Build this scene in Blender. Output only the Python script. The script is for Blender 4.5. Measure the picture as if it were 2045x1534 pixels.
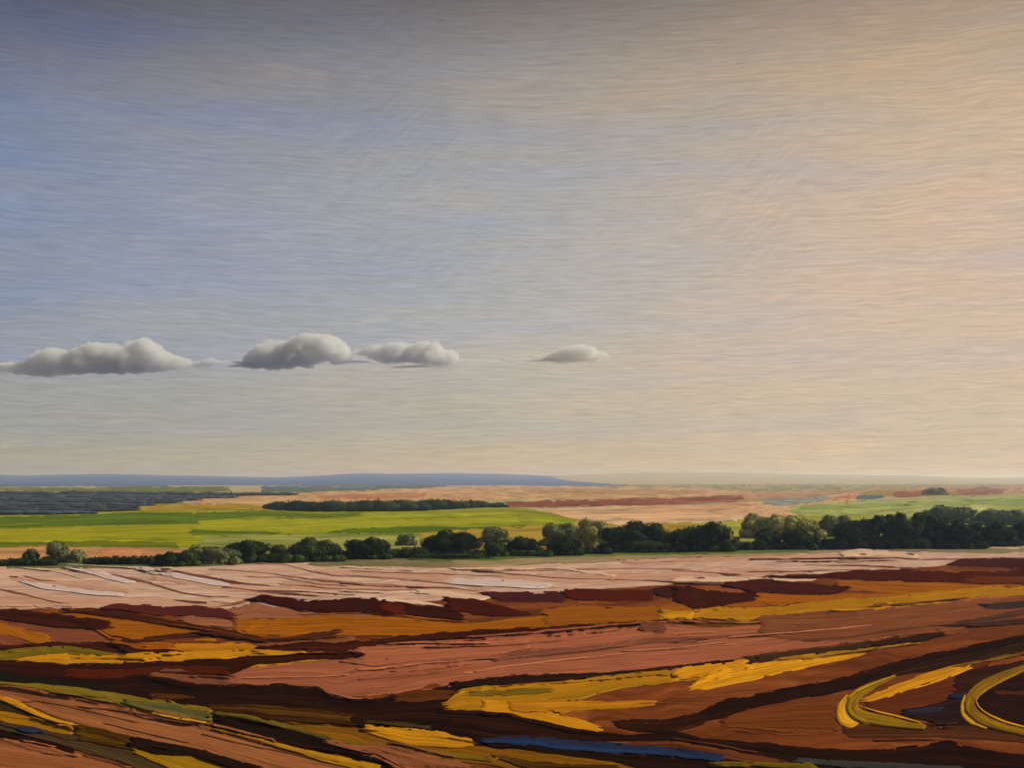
import bpy, math, random
import numpy as np

for o in list(bpy.data.objects):
    bpy.data.objects.remove(o)
SC = bpy.context.scene
COL = SC.collection
R = math.radians

# ------------------------------------------------------------------ camera
CAM_Z = 16.0
HFOV = 50.0
W0, H0 = 2045.0, 1534.0
F = W0 / 2 / math.tan(R(HFOV / 2))       # focal length in photo pixels
HOR = 958.0                              # row of the true horizon
cam = bpy.data.cameras.new('camera')
cam.angle = R(HFOV)
cam.shift_y = (HOR - H0 / 2) / W0
cam.clip_start = 0.5
cam.clip_end = 60000
camo = bpy.data.objects.new('camera', cam)
COL.objects.link(camo)
camo.location = (0, 0, CAM_Z)
camo.rotation_euler = (R(90), 0, 0)
SC.camera = camo

# ------------------------------------------------------------------ light
SUN_EL, SUN_AZ = 32.0, 84.0              # azimuth to the right of the view direction
sd = (math.cos(R(SUN_EL)) * math.sin(R(SUN_AZ)), math.cos(R(SUN_EL)) * math.cos(R(SUN_AZ)), math.sin(R(SUN_EL)))
sun = bpy.data.lights.new('sun', 'SUN')
sun.energy = 4.3
sun.angle = R(0.6)
sun.color = (1.0, 0.91, 0.76)
suno = bpy.data.objects.new('sun', sun)
COL.objects.link(suno)
from mathutils import Vector
suno.rotation_euler = (-Vector(sd)).to_track_quat('-Z', 'Y').to_euler()

SC.view_settings.view_transform = 'Standard'
SC.view_settings.look = 'None'
SC.view_settings.exposure = 0.0
SC.view_settings.gamma = 1.0
SC.cycles.volume_bounces = 4
SC.cycles.max_bounces = 8
SC.cycles.use_denoising = True


def lin(c):
    out = []
    for v in c:
        v = v / 255.0
        out.append(v / 12.92 if v <= 0.04045 else ((v + 0.055) / 1.055) ** 2.4)
    return tuple(out)


class NT:
    """small node-tree writer"""
    def __init__(s, nt):
        s.nt = nt
        nt.nodes.clear()

    def n(s, t, **kw):
        nd = s.nt.nodes.new(t)
        for k, v in kw.items():
            setattr(nd, k, v)
        return nd

    def l(s, a, b):
        s.nt.links.new(a, b)

    def val(s, sock, v):
        if isinstance(v, bpy.types.NodeSocket):
            s.l(v, sock)
        else:
            sock.default_value = v

    def math(s, op, a, b=0.0, clamp=False):
        nd = s.n('ShaderNodeMath', operation=op, use_clamp=clamp)
        s.val(nd.inputs[0], a)
        s.val(nd.inputs[1], b)
        return nd.outputs[0]

    def mix(s, fac, a, b, blend='MIX'):
        nd = s.n('ShaderNodeMix', data_type='RGBA', blend_type=blend)
        s.val(nd.inputs[0], fac)
        s.val(nd.inputs[6], a if isinstance(a, bpy.types.NodeSocket) else (*a, 1))
        s.val(nd.inputs[7], b if isinstance(b, bpy.types.NodeSocket) else (*b, 1))
        return nd.outputs[2]

    def ramp(s, fac, stops, interp='LINEAR'):
        nd = s.n('ShaderNodeValToRGB')
        cr = nd.color_ramp
        cr.interpolation = interp
        while len(cr.elements) < len(stops):
            cr.elements.new(0.5)
        for e, (p, c) in zip(cr.elements, stops):
            e.position = p
            e.color = (*c, 1)
        s.val(nd.inputs[0], fac)
        return nd.outputs[0]

    def noise(s, vec, scale=1.0, detail=4.0, rough=0.55, dist=0.0):
        nd = s.n('ShaderNodeTexNoise')
        s.val(nd.inputs['Vector'], vec)
        nd.inputs['Scale'].default_value = scale
        nd.inputs['Detail'].default_value = detail
        nd.inputs['Roughness'].default_value = rough
        nd.inputs['Distortion'].default_value = dist
        return nd.outputs['Fac']

    def comb(s, x, y, z=0.0):
        nd = s.n('ShaderNodeCombineXYZ')
        s.val(nd.inputs[0], x)
        s.val(nd.inputs[1], y)
        s.val(nd.inputs[2], z)
        return nd.outputs[0]

    def maprange(s, v, a, b, c, d, smooth=False):
        nd = s.n('ShaderNodeMapRange')
        if smooth:
            nd.interpolation_type = 'SMOOTHSTEP'
        s.val(nd.inputs[0], v)
        for i, q in enumerate((a, b, c, d)):
            nd.inputs[i + 1].default_value = q
        return nd.outputs[0]


# ------------------------------------------------------------------ sky
def make_world():
    w = bpy.data.worlds.new('World')
    SC.world = w
    w.use_nodes = True
    t = NT(w.node_tree)
    out = t.n('ShaderNodeOutputWorld')
    bg = t.n('ShaderNodeBackground')
    tc = t.n('ShaderNodeTexCoord')
    sep = t.n('ShaderNodeSeparateXYZ')
    t.l(tc.outputs['Generated'], sep.inputs[0])
    x, y, z = sep.outputs
    az = t.math('ARCTAN2', x, t.math('ABSOLUTE', y))       # left -, right +
    el = t.math('ARCSINE', z)
    # slow, dragged brush-like unevenness of the painted sky
    warp = t.math('SUBTRACT', t.noise(t.comb(az, el), 5.0, 3.0), 0.5)
    patch = t.math('SUBTRACT', t.noise(t.comb(t.math('MULTIPLY', az, 3.2), t.math('MULTIPLY', el, 9.0), 3.0), 1.6, 4.0, 0.6), 0.5)
    sideways = t.math('ADD', az, t.math('MULTIPLY', patch, 0.30))
    fac = t.maprange(sideways, -0.44, 0.44, 0.0, 1.0)
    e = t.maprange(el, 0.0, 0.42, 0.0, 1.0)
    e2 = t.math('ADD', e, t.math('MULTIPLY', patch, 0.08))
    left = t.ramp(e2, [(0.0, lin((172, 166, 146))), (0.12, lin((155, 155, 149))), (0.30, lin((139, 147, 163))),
                       (0.55, lin((127, 138, 163))), (0.72, lin((118, 128, 151))), (0.84, lin((98, 103, 124))), (0.92, lin((80, 84, 102)))])  # dark upper stops in all three ramps: picture frame's shade painted into the sky
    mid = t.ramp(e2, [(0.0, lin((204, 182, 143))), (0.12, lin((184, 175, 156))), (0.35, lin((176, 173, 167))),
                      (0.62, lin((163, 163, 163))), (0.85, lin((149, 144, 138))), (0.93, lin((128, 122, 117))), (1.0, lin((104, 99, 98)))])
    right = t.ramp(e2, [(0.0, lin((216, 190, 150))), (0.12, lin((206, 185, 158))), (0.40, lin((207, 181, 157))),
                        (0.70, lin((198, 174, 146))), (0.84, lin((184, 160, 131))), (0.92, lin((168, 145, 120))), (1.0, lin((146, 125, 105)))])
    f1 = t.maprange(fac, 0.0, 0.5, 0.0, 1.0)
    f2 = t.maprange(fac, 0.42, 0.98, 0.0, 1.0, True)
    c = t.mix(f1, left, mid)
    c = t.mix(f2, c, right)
    # brush streaks: light on the paint ridges put into the sky colour
    tilt = t.math('ADD', el, t.math('MULTIPLY', warp, 0.014))
    tilt = t.math('ADD', tilt, t.math('MULTIPLY', az, t.math('MULTIPLY', patch, 0.06)))
    s1 = t.noise(t.comb(t.math('MULTIPLY', az, 13.0), t.math('MULTIPLY', tilt, 300.0)), 1.0, 4.0, 0.65)
    s2 = t.noise(t.comb(t.math('MULTIPLY', az, 36.0), t.math('MULTIPLY', tilt, 620.0), 7.0), 1.0, 2.0, 0.6)
    s3 = t.noise(t.comb(t.math('MULTIPLY', az, 900.0), t.math('MULTIPLY', el, 900.0), 2.0), 1.0, 1.0, 0.5)
    s4 = t.noise(t.comb(t.math('MULTIPLY', az, 2.6), t.math('MULTIPLY', tilt, 34.0), 5.0), 1.0, 4.0, 0.6)
    da = t.math('ADD', t.math('MULTIPLY', az, 0.80), t.math('MULTIPLY', el, 0.60))
    de = t.math('SUBTRACT', t.math('MULTIPLY', el, 0.80), t.math('MULTIPLY', az, 0.60))
    sdg = t.noise(t.comb(t.math('MULTIPLY', da, 26.0), t.math('MULTIPLY', de, 300.0), 4.0), 1.0, 4.0, 0.65)
    msk = t.maprange(t.noise(t.comb(t.math('MULTIPLY', az, 5.0), t.math('MULTIPLY', el, 7.0), 11.3), 1.0, 1.0), 0.55, 0.66, 0.0, 0.75, True)
    msk = t.math('MULTIPLY', msk, t.maprange(el, 0.14, 0.20, 0.0, 1.0, True))
    mxs = t.n('ShaderNodeMix', data_type='FLOAT')
    t.l(msk, mxs.inputs[0])
    t.l(s1, mxs.inputs[2])
    t.l(sdg, mxs.inputs[3])
    s1 = mxs.outputs[0]
    k = t.math('ADD', t.math('MULTIPLY', t.math('SUBTRACT', s1, 0.5), 0.44), t.math('MULTIPLY', t.math('SUBTRACT', s2, 0.5), 0.52))
    k = t.math('ADD', k, t.math('MULTIPLY', t.math('SUBTRACT', s3, 0.5), 0.34))
    k = t.math('ADD', k, 1.0)
    c = t.mix(t.maprange(s4, 0.46, 0.68, 0.0, 0.55), c, t.mix(1.0, c, (0.86, 0.95, 1.22), 'MULTIPLY'))
    s5 = t.noise(t.comb(t.math('MULTIPLY', az, 4.0), t.math('MULTIPLY', tilt, 22.0), 15.0), 1.0, 4.0, 0.6)
    c = t.mix(t.maprange(s5, 0.50, 0.68, 0.0, 0.55), c, t.mix(1.0, c, (1.16, 1.06, 0.93), 'MULTIPLY'))
    k = t.math('MULTIPLY', k, 1.045)
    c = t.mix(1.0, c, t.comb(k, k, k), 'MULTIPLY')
    # a share of the physical sky underneath the painted gradient
    sky = t.n('ShaderNodeTexSky', sky_type='NISHITA')
    sky.sun_disc = False
    sky.sun_elevation = R(SUN_EL)
    sky.sun_rotation = R(SUN_AZ)
    sky.dust_density = 3.0
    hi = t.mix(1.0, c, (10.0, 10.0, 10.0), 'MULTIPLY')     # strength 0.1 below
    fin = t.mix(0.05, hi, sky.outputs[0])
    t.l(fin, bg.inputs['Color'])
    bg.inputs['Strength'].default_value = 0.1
    t.l(bg.outputs[0], out.inputs[0])


make_world()

# ------------------------------------------------------------------ noise in numpy
def _h(ix, iy, s):
    n = (ix.astype(np.int64) * 374761393 + iy.astype(np.int64) * 668265263 + s * 982451653) & 0x7fffffff
    n = ((n ^ (n >> 13)) * 1274126177) & 0x7fffffff
    return ((n ^ (n >> 16)) & 0xffff) / 65535.0


def vn(x, y, s=0):
    x, y = np.broadcast_arrays(np.asarray(x, float), np.asarray(y, float))
    ix, iy = np.floor(x), np.floor(y)
    fx, fy = x - ix, y - iy
    fx = fx * fx * (3 - 2 * fx)
    fy = fy * fy * (3 - 2 * fy)
    a, b = _h(ix, iy, s), _h(ix + 1, iy, s)
    c, d = _h(ix, iy + 1, s), _h(ix + 1, iy + 1, s)
    return (a + (b - a) * fx) * (1 - fy) + (c + (d - c) * fx) * fy


def fbm(x, y, s=0, o=3):
    v, a, t = 0, 1.0, 0
    for i in range(o):
        v = v + a * vn(np.asarray(x) * 2 ** i, np.asarray(y) * 2 ** i, s + i * 17)
        t += a
        a *= 0.5
    return v / t


def terrain(x, y):
    """gentle swells of the near field, level plain beyond"""
    k = np.clip((150 - y) / 60, 0, 1)
    return k * 0.45 * (np.sin(x * 0.075 + y * 0.03) * np.cos(y * 0.06 + 1.0))


def ground(px, py, up=0.0):
    """point of the ground (raised by up) that lies in the direction of a photo pixel"""
    px, py, up = np.broadcast_arrays(np.asarray(px, float), np.asarray(py, float), np.asarray(up, float))
    den = np.maximum(py - HOR, 1.5) / F
    z = up.copy()
    for _ in range(8):
        Y = (CAM_Z - z) / den
        X = (px - W0 / 2) / F * Y
        z = terrain(X, Y) + up
    return X, Y, z


# ------------------------------------------------------------------ materials
MATS = {}


def surf(t, color, rough=0.9, bump=None, bstr=0.5, bdist=0.05, spec=0.15):
    out = t.n('ShaderNodeOutputMaterial')
    p = t.n('ShaderNodeBsdfPrincipled')
    t.val(p.inputs['Base Color'], color)
    p.inputs['Roughness'].default_value = rough
    p.inputs['Specular IOR Level'].default_value = spec
    if bump is not None:
        b = t.n('ShaderNodeBump')
        b.inputs['Strength'].default_value = bstr
        b.inputs['Distance'].default_value = bdist
        t.l(bump, b.inputs['Height'])
        t.l(b.outputs[0], p.inputs['Normal'])
    t.l(p.outputs[0], out.inputs[0])
    return p


GAIN = 0.81      # photo colour -> base colour under this light


def earth(c):
    """base colour of a soil, straw or grass colour picked from the photograph"""
    r = lin(c)
    L = 0.3 * r[0] + 0.6 * r[1] + 0.1 * r[2]
    return tuple(min(0.8, max(q * 0.25, L + (q - L) * 1.14) * GAIN) for q in r)


def soil_mat(name, c1, c2, amount=0.5, far=False):
    """streaky, dragged soil or straw: c1 with streaks of c2 along the strip, crumbly relief"""
    key = (name, c1, c2, amount, far)
    if key in MATS:
        return MATS[key]
    m = bpy.data.materials.new(name)
    m.use_nodes = True
    t = NT(m.node_tree)
    uv = t.n('ShaderNodeUVMap')
    sp = t.n('ShaderNodeSeparateXYZ')
    t.l(uv.outputs[0], sp.inputs[0])
    u, v = sp.outputs[0], sp.outputs[1]
    oi = t.n('ShaderNodeObjectInfo')
    rnd = t.math('MULTIPLY', oi.outputs['Random'], 50.0)
    k = 0.25 if far else 1.0
    wob = t.math('MULTIPLY', t.noise(t.comb(t.math('MULTIPLY', u, 0.10 * k), t.math('MULTIPLY', v, 0.2 * k), rnd), 1.0, 2.0), 1.2)
    vv = t.math('ADD', v, wob)
    a = t.noise(t.comb(t.math('MULTIPLY', u, 0.05 * k), t.math('MULTIPLY', vv, 0.55 * k), rnd), 1.0, 3.0, 0.6)
    b = t.noise(t.comb(t.math('MULTIPLY', u, 0.13 * k), t.math('MULTIPLY', vv, 2.4 * k), rnd), 1.0, 3.0, 0.65)
    ab = t.math('ADD', t.math('MULTIPLY', a, 0.6), t.math('MULTIPLY', b, 0.4))
    f = t.maprange(ab, 0.60 - 0.26 * amount, 0.74 - 0.12 * amount, 0.0, 0.95)
    g1, g2 = earth(c1), earth(c2)
    col = t.mix(f, g1, g2)
    tc = t.n('ShaderNodeTexCoord')
    gr = t.noise(tc.outputs['Object'], 5.0 * k, 5.0, 0.7)
    lum = t.math('ADD', t.math('MULTIPLY', t.math('SUBTRACT', gr, 0.5), 0.55), 1.0)
    lum = t.math('ADD', lum, t.math('MULTIPLY', t.math('SUBTRACT', b, 0.5), 2.1))
    col = t.mix(1.0, col, t.comb(lum, lum, lum), 'MULTIPLY')
    bm = t.math('ADD', t.math('MULTIPLY', b, 1.0), t.math('MULTIPLY', gr, 0.5))
    surf(t, col, 0.95, bm, 0.7, 0.10 if not far else 0.4, 0.0)
    MATS[key] = m
    return m


def leaf_mat(name, dark, light, scale=0.9):
    key = ('leaf', name, dark, light)
    if key in MATS:
        return MATS[key]
    m = bpy.data.materials.new(name)
    m.use_nodes = True
    t = NT(m.node_tree)
    tc = t.n('ShaderNodeTexCoord')
    oi = t.n('ShaderNodeObjectInfo')
    vm = t.n('ShaderNodeVectorMath', operation='ADD')
    t.l(tc.outputs['Object'], vm.inputs[0])
    t.l(oi.outputs['Random'], vm.inputs[1])
    a = t.noise(vm.outputs[0], scale, 3.0, 0.6)
    b = t.noise(vm.outputs[0], scale * 5, 2.0, 0.6)
    f = t.maprange(t.math('ADD', t.math('MULTIPLY', a, 0.65), t.math('MULTIPLY', b, 0.35)), 0.40, 0.66, 0.0, 1.0)
    col = t.mix(f, dark, light)
    surf(t, col, 0.85, None, spec=0.03)
    MATS[key] = m
    return m


def plain_mat(name, c, rough=0.9):
    key = ('plain', name)
    if key in MATS:
        return MATS[key]
    m = bpy.data.materials.new(name)
    m.use_nodes = True
    t = NT(m.node_tree)
    tc = t.n('ShaderNodeTexCoord')
    n = t.noise(tc.outputs['Object'], 6.0, 4.0, 0.6)
    col = t.mix(n, tuple(q * 0.6 for q in c), tuple(q * 1.3 for q in c))
    surf(t, col, rough, n, 0.5, 0.03)
    MATS[key] = m
    return m


# ------------------------------------------------------------------ objects
def mesh_obj(name, verts, faces, mat, parent=None, uv=None, smooth=False, kind=None):
    me = bpy.data.meshes.new(name)
    me.from_pydata([tuple(v) for v in verts], [], [tuple(int(q) for q in f) for f in faces])
    if uv is not None:
        ul = me.uv_layers.new(name='UVMap')
        idx = np.empty(len(me.loops), dtype=np.int32)
        me.loops.foreach_get('vertex_index', idx)
        ul.data.foreach_set('uv', np.asarray(uv, np.float32)[idx].ravel())
    if smooth:
        me.polygons.foreach_set('use_smooth', np.ones(len(me.polygons), bool))
    me.materials.append(mat)
    me.update()
    o = bpy.data.objects.new(name, me)
    COL.objects.link(o)
    if parent is not None:
        o.parent = parent
    if kind:
        o['kind'] = kind
    return o


def thing(name, label, cat, loc, group=None):
    o = bpy.data.objects.new(name, None)
    COL.objects.link(o)
    o.location = loc
    o.empty_display_size = 0.5
    o['label'] = label
    o['category'] = cat
    if group:
        o['group'] = group
    return o


def grid_faces(n, m, keep=None):
    i = np.arange(n - 1)[:, None] * m + np.arange(m - 1)[None, :]
    f = np.stack([i, i + m, i + m + 1, i + 1], -1).reshape(-1, 4)
    if keep is not None:
        f = f[keep.ravel()]
    return f


# ------------------------------------------------------------------ ground sheets
def ground_sheet():
    # one sheet out to the horizon, finer near the camera
    ys = np.concatenate([np.linspace(8, 160, 90), np.geomspace(165, 11500, 60)])
    us = np.linspace(-1, 1, 81)
    Y, U = np.meshgrid(ys, us, indexing='ij')
    X = U * (60 + Y * 1.02)
    Z = terrain(X, Y) - 0.06
    v = np.stack([X, Y, Z], -1).reshape(-1, 3)
    m = bpy.data.materials.new('far farmland')
    m.use_nodes = True
    t = NT(m.node_tree)
    tc = t.n('ShaderNodeTexCoord')
    sp = t.n('ShaderNodeSeparateXYZ')
    t.l(tc.outputs['Object'], sp.inputs[0])
    a = t.noise(t.comb(t.math('MULTIPLY', sp.outputs[0], 0.0022), t.math('MULTIPLY', sp.outputs[1], 0.008)), 1.0, 4.0, 0.6)
    col = t.ramp(a, [(0.30, lin((128, 132, 92))), (0.44, lin((172, 152, 112))), (0.55, lin((158, 158, 105))), (0.68, lin((188, 150, 116)))])
    g = t.noise(tc.outputs['Object'], 2.0, 5.0, 0.7)
    lum = t.math('ADD', t.math('MULTIPLY', t.math('SUBTRACT', g, 0.5), 0.4), 1.0)
    col = t.mix(1.0, col, t.comb(lum, lum, lum), 'MULTIPLY')
    surf(t, col, 0.95, g, 0.4, 0.1)
    o = mesh_obj('ground', v, grid_faces(len(ys), len(us)), m, kind='structure', smooth=True)
    return o


FARM = ground_sheet()

# impasto: height already lying on each photo pixel's piece of ground
RH = np.zeros((720, 3000), np.float32)
RY0, RX0 = 950, -460


def maxf(a, r):
    b = a.copy()
    for d in range(1, r + 1):
        b[d:] = np.maximum(b[d:], a[:-d])
        b[:-d] = np.maximum(b[:-d], a[d:])
    a2 = b.copy()
    for d in range(1, r + 1):
        b[:, d:] = np.maximum(b[:, d:], a2[:, :-d])
        b[:, :-d] = np.maximum(b[:, :-d], a2[:, d:])
    return b


SEED = [1]


def lay(PX, PY, name, mat, parent, thick, keep=None, ridges=None, smooth=True):
    """lay a grid of photo-pixel positions (n along, m across) on the ground as a strip with thickness"""
    n, m = PX.shape
    SEED[0] += 1
    s = SEED[0]
    x0, x1 = int(PX.min()) - 12 - RX0, int(PX.max()) + 13 - RX0
    y0, y1 = int(PY.min()) - 12 - RY0, int(PY.max()) + 13 - RY0
    x0, y0 = max(x0, 0), max(y0, 0)
    x1, y1 = min(x1, RH.shape[1]), min(y1, RH.shape[0])
    win = RH[y0:y1, x0:x1]
    mf = maxf(win, 4)
    ii = np.clip((PY - RY0).astype(int) - y0, 0, mf.shape[0] - 1)
    jj = np.clip((PX - RX0).astype(int) - x0, 0, mf.shape[1] - 1)
    base = mf[ii, jj]
    dist = CAM_Z * F / np.maximum(PY - HOR, 4)
    th = 0.5 * thick * np.clip(dist / 70.0, 0.8, 9.0) ** 0.75
    u = np.linspace(0, 1, n)[:, None]
    v = np.linspace(0, 1, m)[None, :]
    L = np.hypot(PX[-1, m // 2] - PX[0, m // 2], PY[-1, m // 2] - PY[0, m // 2])
    nr = ridges or max(4, (m - 1) * 0.6)
    br = vn(u * L / 70.0, v * nr, s) * 0.65 + vn(u * L / 18.0, v * nr * 2, s + 5) * 0.35
    edge = np.minimum(1, np.minimum(v, 1 - v) * (m - 1) / 1.01)
    t = th * (0.30 + 0.70 * br) * edge
    uend = np.minimum(1, np.minimum(u, 1 - u) * (n - 1) / 1.01)
    t = t * uend
    up = base + 0.012 + t - (1 - edge * uend) * 0.05
    X, Y, Z = ground(PX, PY, up)
    # write back
    k = 5
    au, av = np.linspace(0, n - 1, n * k), np.linspace(0, m - 1, m * k)
    iu, iv = np.rint(au).astype(int), np.rint(av).astype(int)

    def up2(A):
        a0 = np.floor(au).astype(int).clip(0, n - 2)
        fa = (au - a0)[:, None]
        B = A[a0] * (1 - fa) + A[a0 + 1] * fa
        b0 = np.floor(av).astype(int).clip(0, m - 2)
        fb = (av - b0)[None]
        return B[:, b0] * (1 - fb) + B[:, b0 + 1] * fb
    sx, sy = up2(PX), up2(PY)
    hh = up2(base + th) + 0.012
    jx = np.rint(sx - RX0).astype(int)
    jy = np.rint(sy - RY0).astype(int)
    ok = (jx >= 0) & (jx < RH.shape[1]) & (jy >= 0) & (jy < RH.shape[0])
    np.maximum.at(RH, (jy[ok], jx[ok]), hh[ok].astype(np.float32))
    ul = np.concatenate([[0], np.cumsum(np.hypot(np.diff(X[:, m // 2]), np.diff(Y[:, m // 2])))])
    wid = np.hypot(X[:, -1] - X[:, 0], Y[:, -1] - Y[:, 0]).mean()
    UV = np.stack(np.broadcast_arrays(ul[:, None], v * min(wid, 14.0)), -1).reshape(-1, 2)
    vv = np.stack([X, Y, Z], -1).reshape(-1, 3)
    return mesh_obj(name, vv, grid_faces(n, m, keep), mat, parent, UV, smooth)


def smooth1(a, k):
    if k < 2:
        return a
    p = np.pad(a, (k, k), mode='edge')
    ker = np.hanning(2 * k + 1)
    ker /= ker.sum()
    return np.convolve(p, ker, mode='valid')


def strip(name, cols, mat, parent, thick=0.07, rag=1.6, dry=0.0, end=10.0, lanepx=3.2, step=6.0, whole=False):
    """cols: (x, top, bottom) in photo pixels, left to right"""
    c = np.array(cols, float)
    if c[0, 0] <= 4:                      # runs on out of the frame
        g = (c[1, 1:] - c[0, 1:]) / (c[1, 0] - c[0, 0])
        c = np.vstack([[-330, *(c[0, 1:] + g * 0.25 * (-330 - c[0, 0]))], [-62, *(c[0, 1:] + g * 0.6 * (-62 - c[0, 0]))], c])
    if c[-1, 0] >= 2041:
        g = (c[-1, 1:] - c[-2, 1:]) / (c[-1, 0] - c[-2, 0])
        c = np.vstack([c, [2110, *(c[-1, 1:] + g * 0.6 * (2110 - c[-1, 0]))], [2400, *(c[-1, 1:] + g * 0.25 * (2400 - c[-1, 0]))]])
    c[:, 1:] = np.maximum(c[:, 1:], HOR + 3)
    x0, x1 = c[0, 0], c[-1, 0]
    n = int(max(8, min(460, (x1 - x0) / step)))
    wmax = np.max(c[:, 2] - c[:, 1])
    m = int(max(5, min(46, wmax / lanepx + 3)))
    SEED[0] += 1
    s = SEED[0] * 7
    u = np.linspace(0, 1, n)[:, None]
    v = np.linspace(0, 1, m)[None, :]
    e = min(end, (x1 - x0) * 0.12)
    sx = x0 + e * (vn(v * m * 0.6, 0.5, s) - 0.5) * 2 * (1 if x0 > 4 else 0)
    ex = x1 + e * (vn(v * m * 0.6, 9.5, s + 3) - 0.5) * 2 * (1 if x1 < 2040 else 0)
    PX = sx + (ex - sx) * u
    dense = np.linspace(x0, x1, 400)
    k = int(max(1, min(28, 400 / len(c) * 0.35)))
    T = smooth1(np.interp(dense, c[:, 0], c[:, 1]), k)
    B = smooth1(np.interp(dense, c[:, 0], c[:, 2]), k)
    t = np.interp(PX.ravel(), dense, T).reshape(PX.shape)
    b = np.interp(PX.ravel(), dense, B).reshape(PX.shape)
    ed = lambda q: (fbm(PX / 26.0, q, s + int(q), 3) - 0.5) * 2 * rag * 1.6
    t = t + ed(3.3)
    b = np.maximum(b + ed(8.7), t + 1.0)
    w = (fbm(PX / 80.0, 4.2, s + 31, 2) - 0.5) * 0.05
    PY = t + (b - t) * np.clip(v + w * np.sin(np.pi * v), 0, 1)
    cu = (u[:-1] + u[1:]) / 2
    cv = (v[:, :-1] + v[:, 1:]) / 2
    nn = fbm(cu * (x1 - x0) / 22.0, cv * m * 0.8, s + 77, 3)
    lane = np.minimum(np.arange(m - 1), np.arange(m - 1)[::-1])[None, :] + 0 * cu
    thr = np.where(lane == 0, 0.46, np.where(lane == 1, 0.30, 0.0))
    if m < 9:
        thr = thr * 0.8
    if dry > 0:
        edge = np.minimum(np.minimum(cu, 1 - cu) * 5, np.minimum(cv, 1 - cv) * 4).clip(0, 1)
        thr = np.maximum(thr, dry * 1.25 * (1.15 - 0.6 * edge))
    keep = nn > thr
    if whole:
        keep = None
    return lay(PX, PY, name, mat, parent, thick, keep)


def loop(name, pts, width, mat, parent, thick=0.08, rag=1.2, dry=0.0):
    """a strip that turns: centre line and widths in photo pixels"""
    p = np.array(pts, float)
    d = np.concatenate([[0], np.cumsum(np.hypot(*np.diff(p, axis=0).T))])
    L = d[-1]
    n = int(max(24, L / 4))
    q = np.linspace(0, L, n)
    k = int(n / len(p) * 0.6) + 2
    cx, cy = smooth1(np.interp(q, d, p[:, 0]), k), smooth1(np.interp(q, d, p[:, 1]), k)
    wd = np.interp(q, np.linspace(0, L, len(width)), width)
    tx, ty = np.gradient(cx), np.gradient(cy)
    ln = np.hypot(tx, ty)
    nx, ny = -ty / ln, tx / ln
    m = int(max(6, max(width) / 2.2))
    v = np.linspace(-0.5, 0.5, m)[None, :]
    SEED[0] += 1
    s = SEED[0] * 7
    jit = 1 + (fbm(q[:, None] / 20.0, 1.0 * (v > 0) + 0.5, s, 3) - 0.5) * rag * 0.25
    PX = cx[:, None] + nx[:, None] * wd[:, None] * v * jit
    PY = cy[:, None] + ny[:, None] * wd[:, None] * v * jit
    e = 9 * (vn(v * m * 0.6, 3.3, s) - 0.5)
    for idx, sg in ((0, -1), (-1, 1)):
        PX[idx:idx + 1 or None] += tx[idx] / ln[idx] * e
        PY[idx:idx + 1 or None] += ty[idx] / ln[idx] * e
    keep = None
    if dry > 0:
        nn = fbm(q[:-1, None] / 30.0, (v[:, :-1] + 0.5) * m * 0.8, s + 77, 3)
        keep = nn > dry
    return lay(PX, PY, name, mat, parent, thick, keep)

# ------------------------------------------------------------------ far fields
def far(name, cols, c1, c2, amount=0.5, thick=0.03, rag=0.8, dry=0.0, end=14, step=9.0):
    return strip(name, cols, soil_mat(name.replace('_', ' '), c1, c2, amount, True), FARM, thick, rag, dry, end, 2.4, step)


PEACH, PEACH2 = (216, 184, 148), (196, 152, 118)
GRN, GRN2, GRND = (146, 150, 36), (170, 170, 66), (96, 116, 10)
# right-hand haze fields and middle bands
far('field', [(1080, 962, 984), (1300, 962, 985), (1500, 962, 984), (1800, 962, 980), (2060, 962, 975)], (160, 154, 112), (182, 158, 116))
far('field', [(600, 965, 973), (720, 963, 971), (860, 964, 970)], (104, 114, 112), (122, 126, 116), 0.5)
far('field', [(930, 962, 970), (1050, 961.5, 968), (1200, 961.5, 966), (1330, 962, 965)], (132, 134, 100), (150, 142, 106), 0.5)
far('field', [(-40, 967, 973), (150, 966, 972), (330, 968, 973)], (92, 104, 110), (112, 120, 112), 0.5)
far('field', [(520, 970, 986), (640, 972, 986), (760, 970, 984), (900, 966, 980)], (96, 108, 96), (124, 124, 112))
far('field', [(960, 966, 978), (1040, 962, 972), (1160, 962, 973), (1260, 966, 972)], (118, 126, 104), (142, 136, 108))
far('field', [(380, 986, 1004), (460, 988, 1020), (540, 985, 1020), (700, 980, 1002), (850, 974, 1000), (1000, 968, 1002), (1100, 970, 1000), (1380, 974, 998), (1500, 980, 994)], (206, 172, 130), (192, 146, 106), 0.5)
far('field', [(640, 990, 997), (760, 986, 997), (850, 983, 994)], (186, 134, 96), (200, 156, 116), 0.4)
far('field', [(1060, 974, 984), (1180, 976, 988), (1300, 977, 990), (1390, 978, 984)], (188, 156, 112), (176, 130, 92), 0.5)
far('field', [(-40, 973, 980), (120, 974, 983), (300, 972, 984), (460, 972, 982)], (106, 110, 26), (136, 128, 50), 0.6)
far('field', [(1470, 984, 1004), (1600, 982, 998), (1720, 978, 996), (1800, 974, 990), (2060, 970, 986)], (196, 150, 116), (170, 150, 112), 0.5)
far('field', [(1060, 1018, 1048), (1200, 1012, 1062), (1400, 1006, 1060), (1500, 1002, 1048), (1600, 996, 1030), (1710, 984, 1004)], PEACH, (204, 152, 116), 0.5)
far('field', [(1100, 1030, 1040), (1250, 1026, 1036), (1440, 1026, 1036)], (232, 192, 152), PEACH, 0.4)
far('field', [(1010, 1003, 1014), (1080, 1000, 1014), (1140, 998, 1014), (1270, 995, 1009), (1400, 992, 1006), (1485, 988, 1000)], (138, 84, 60), (164, 116, 88), 0.5, 0.05)
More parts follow.
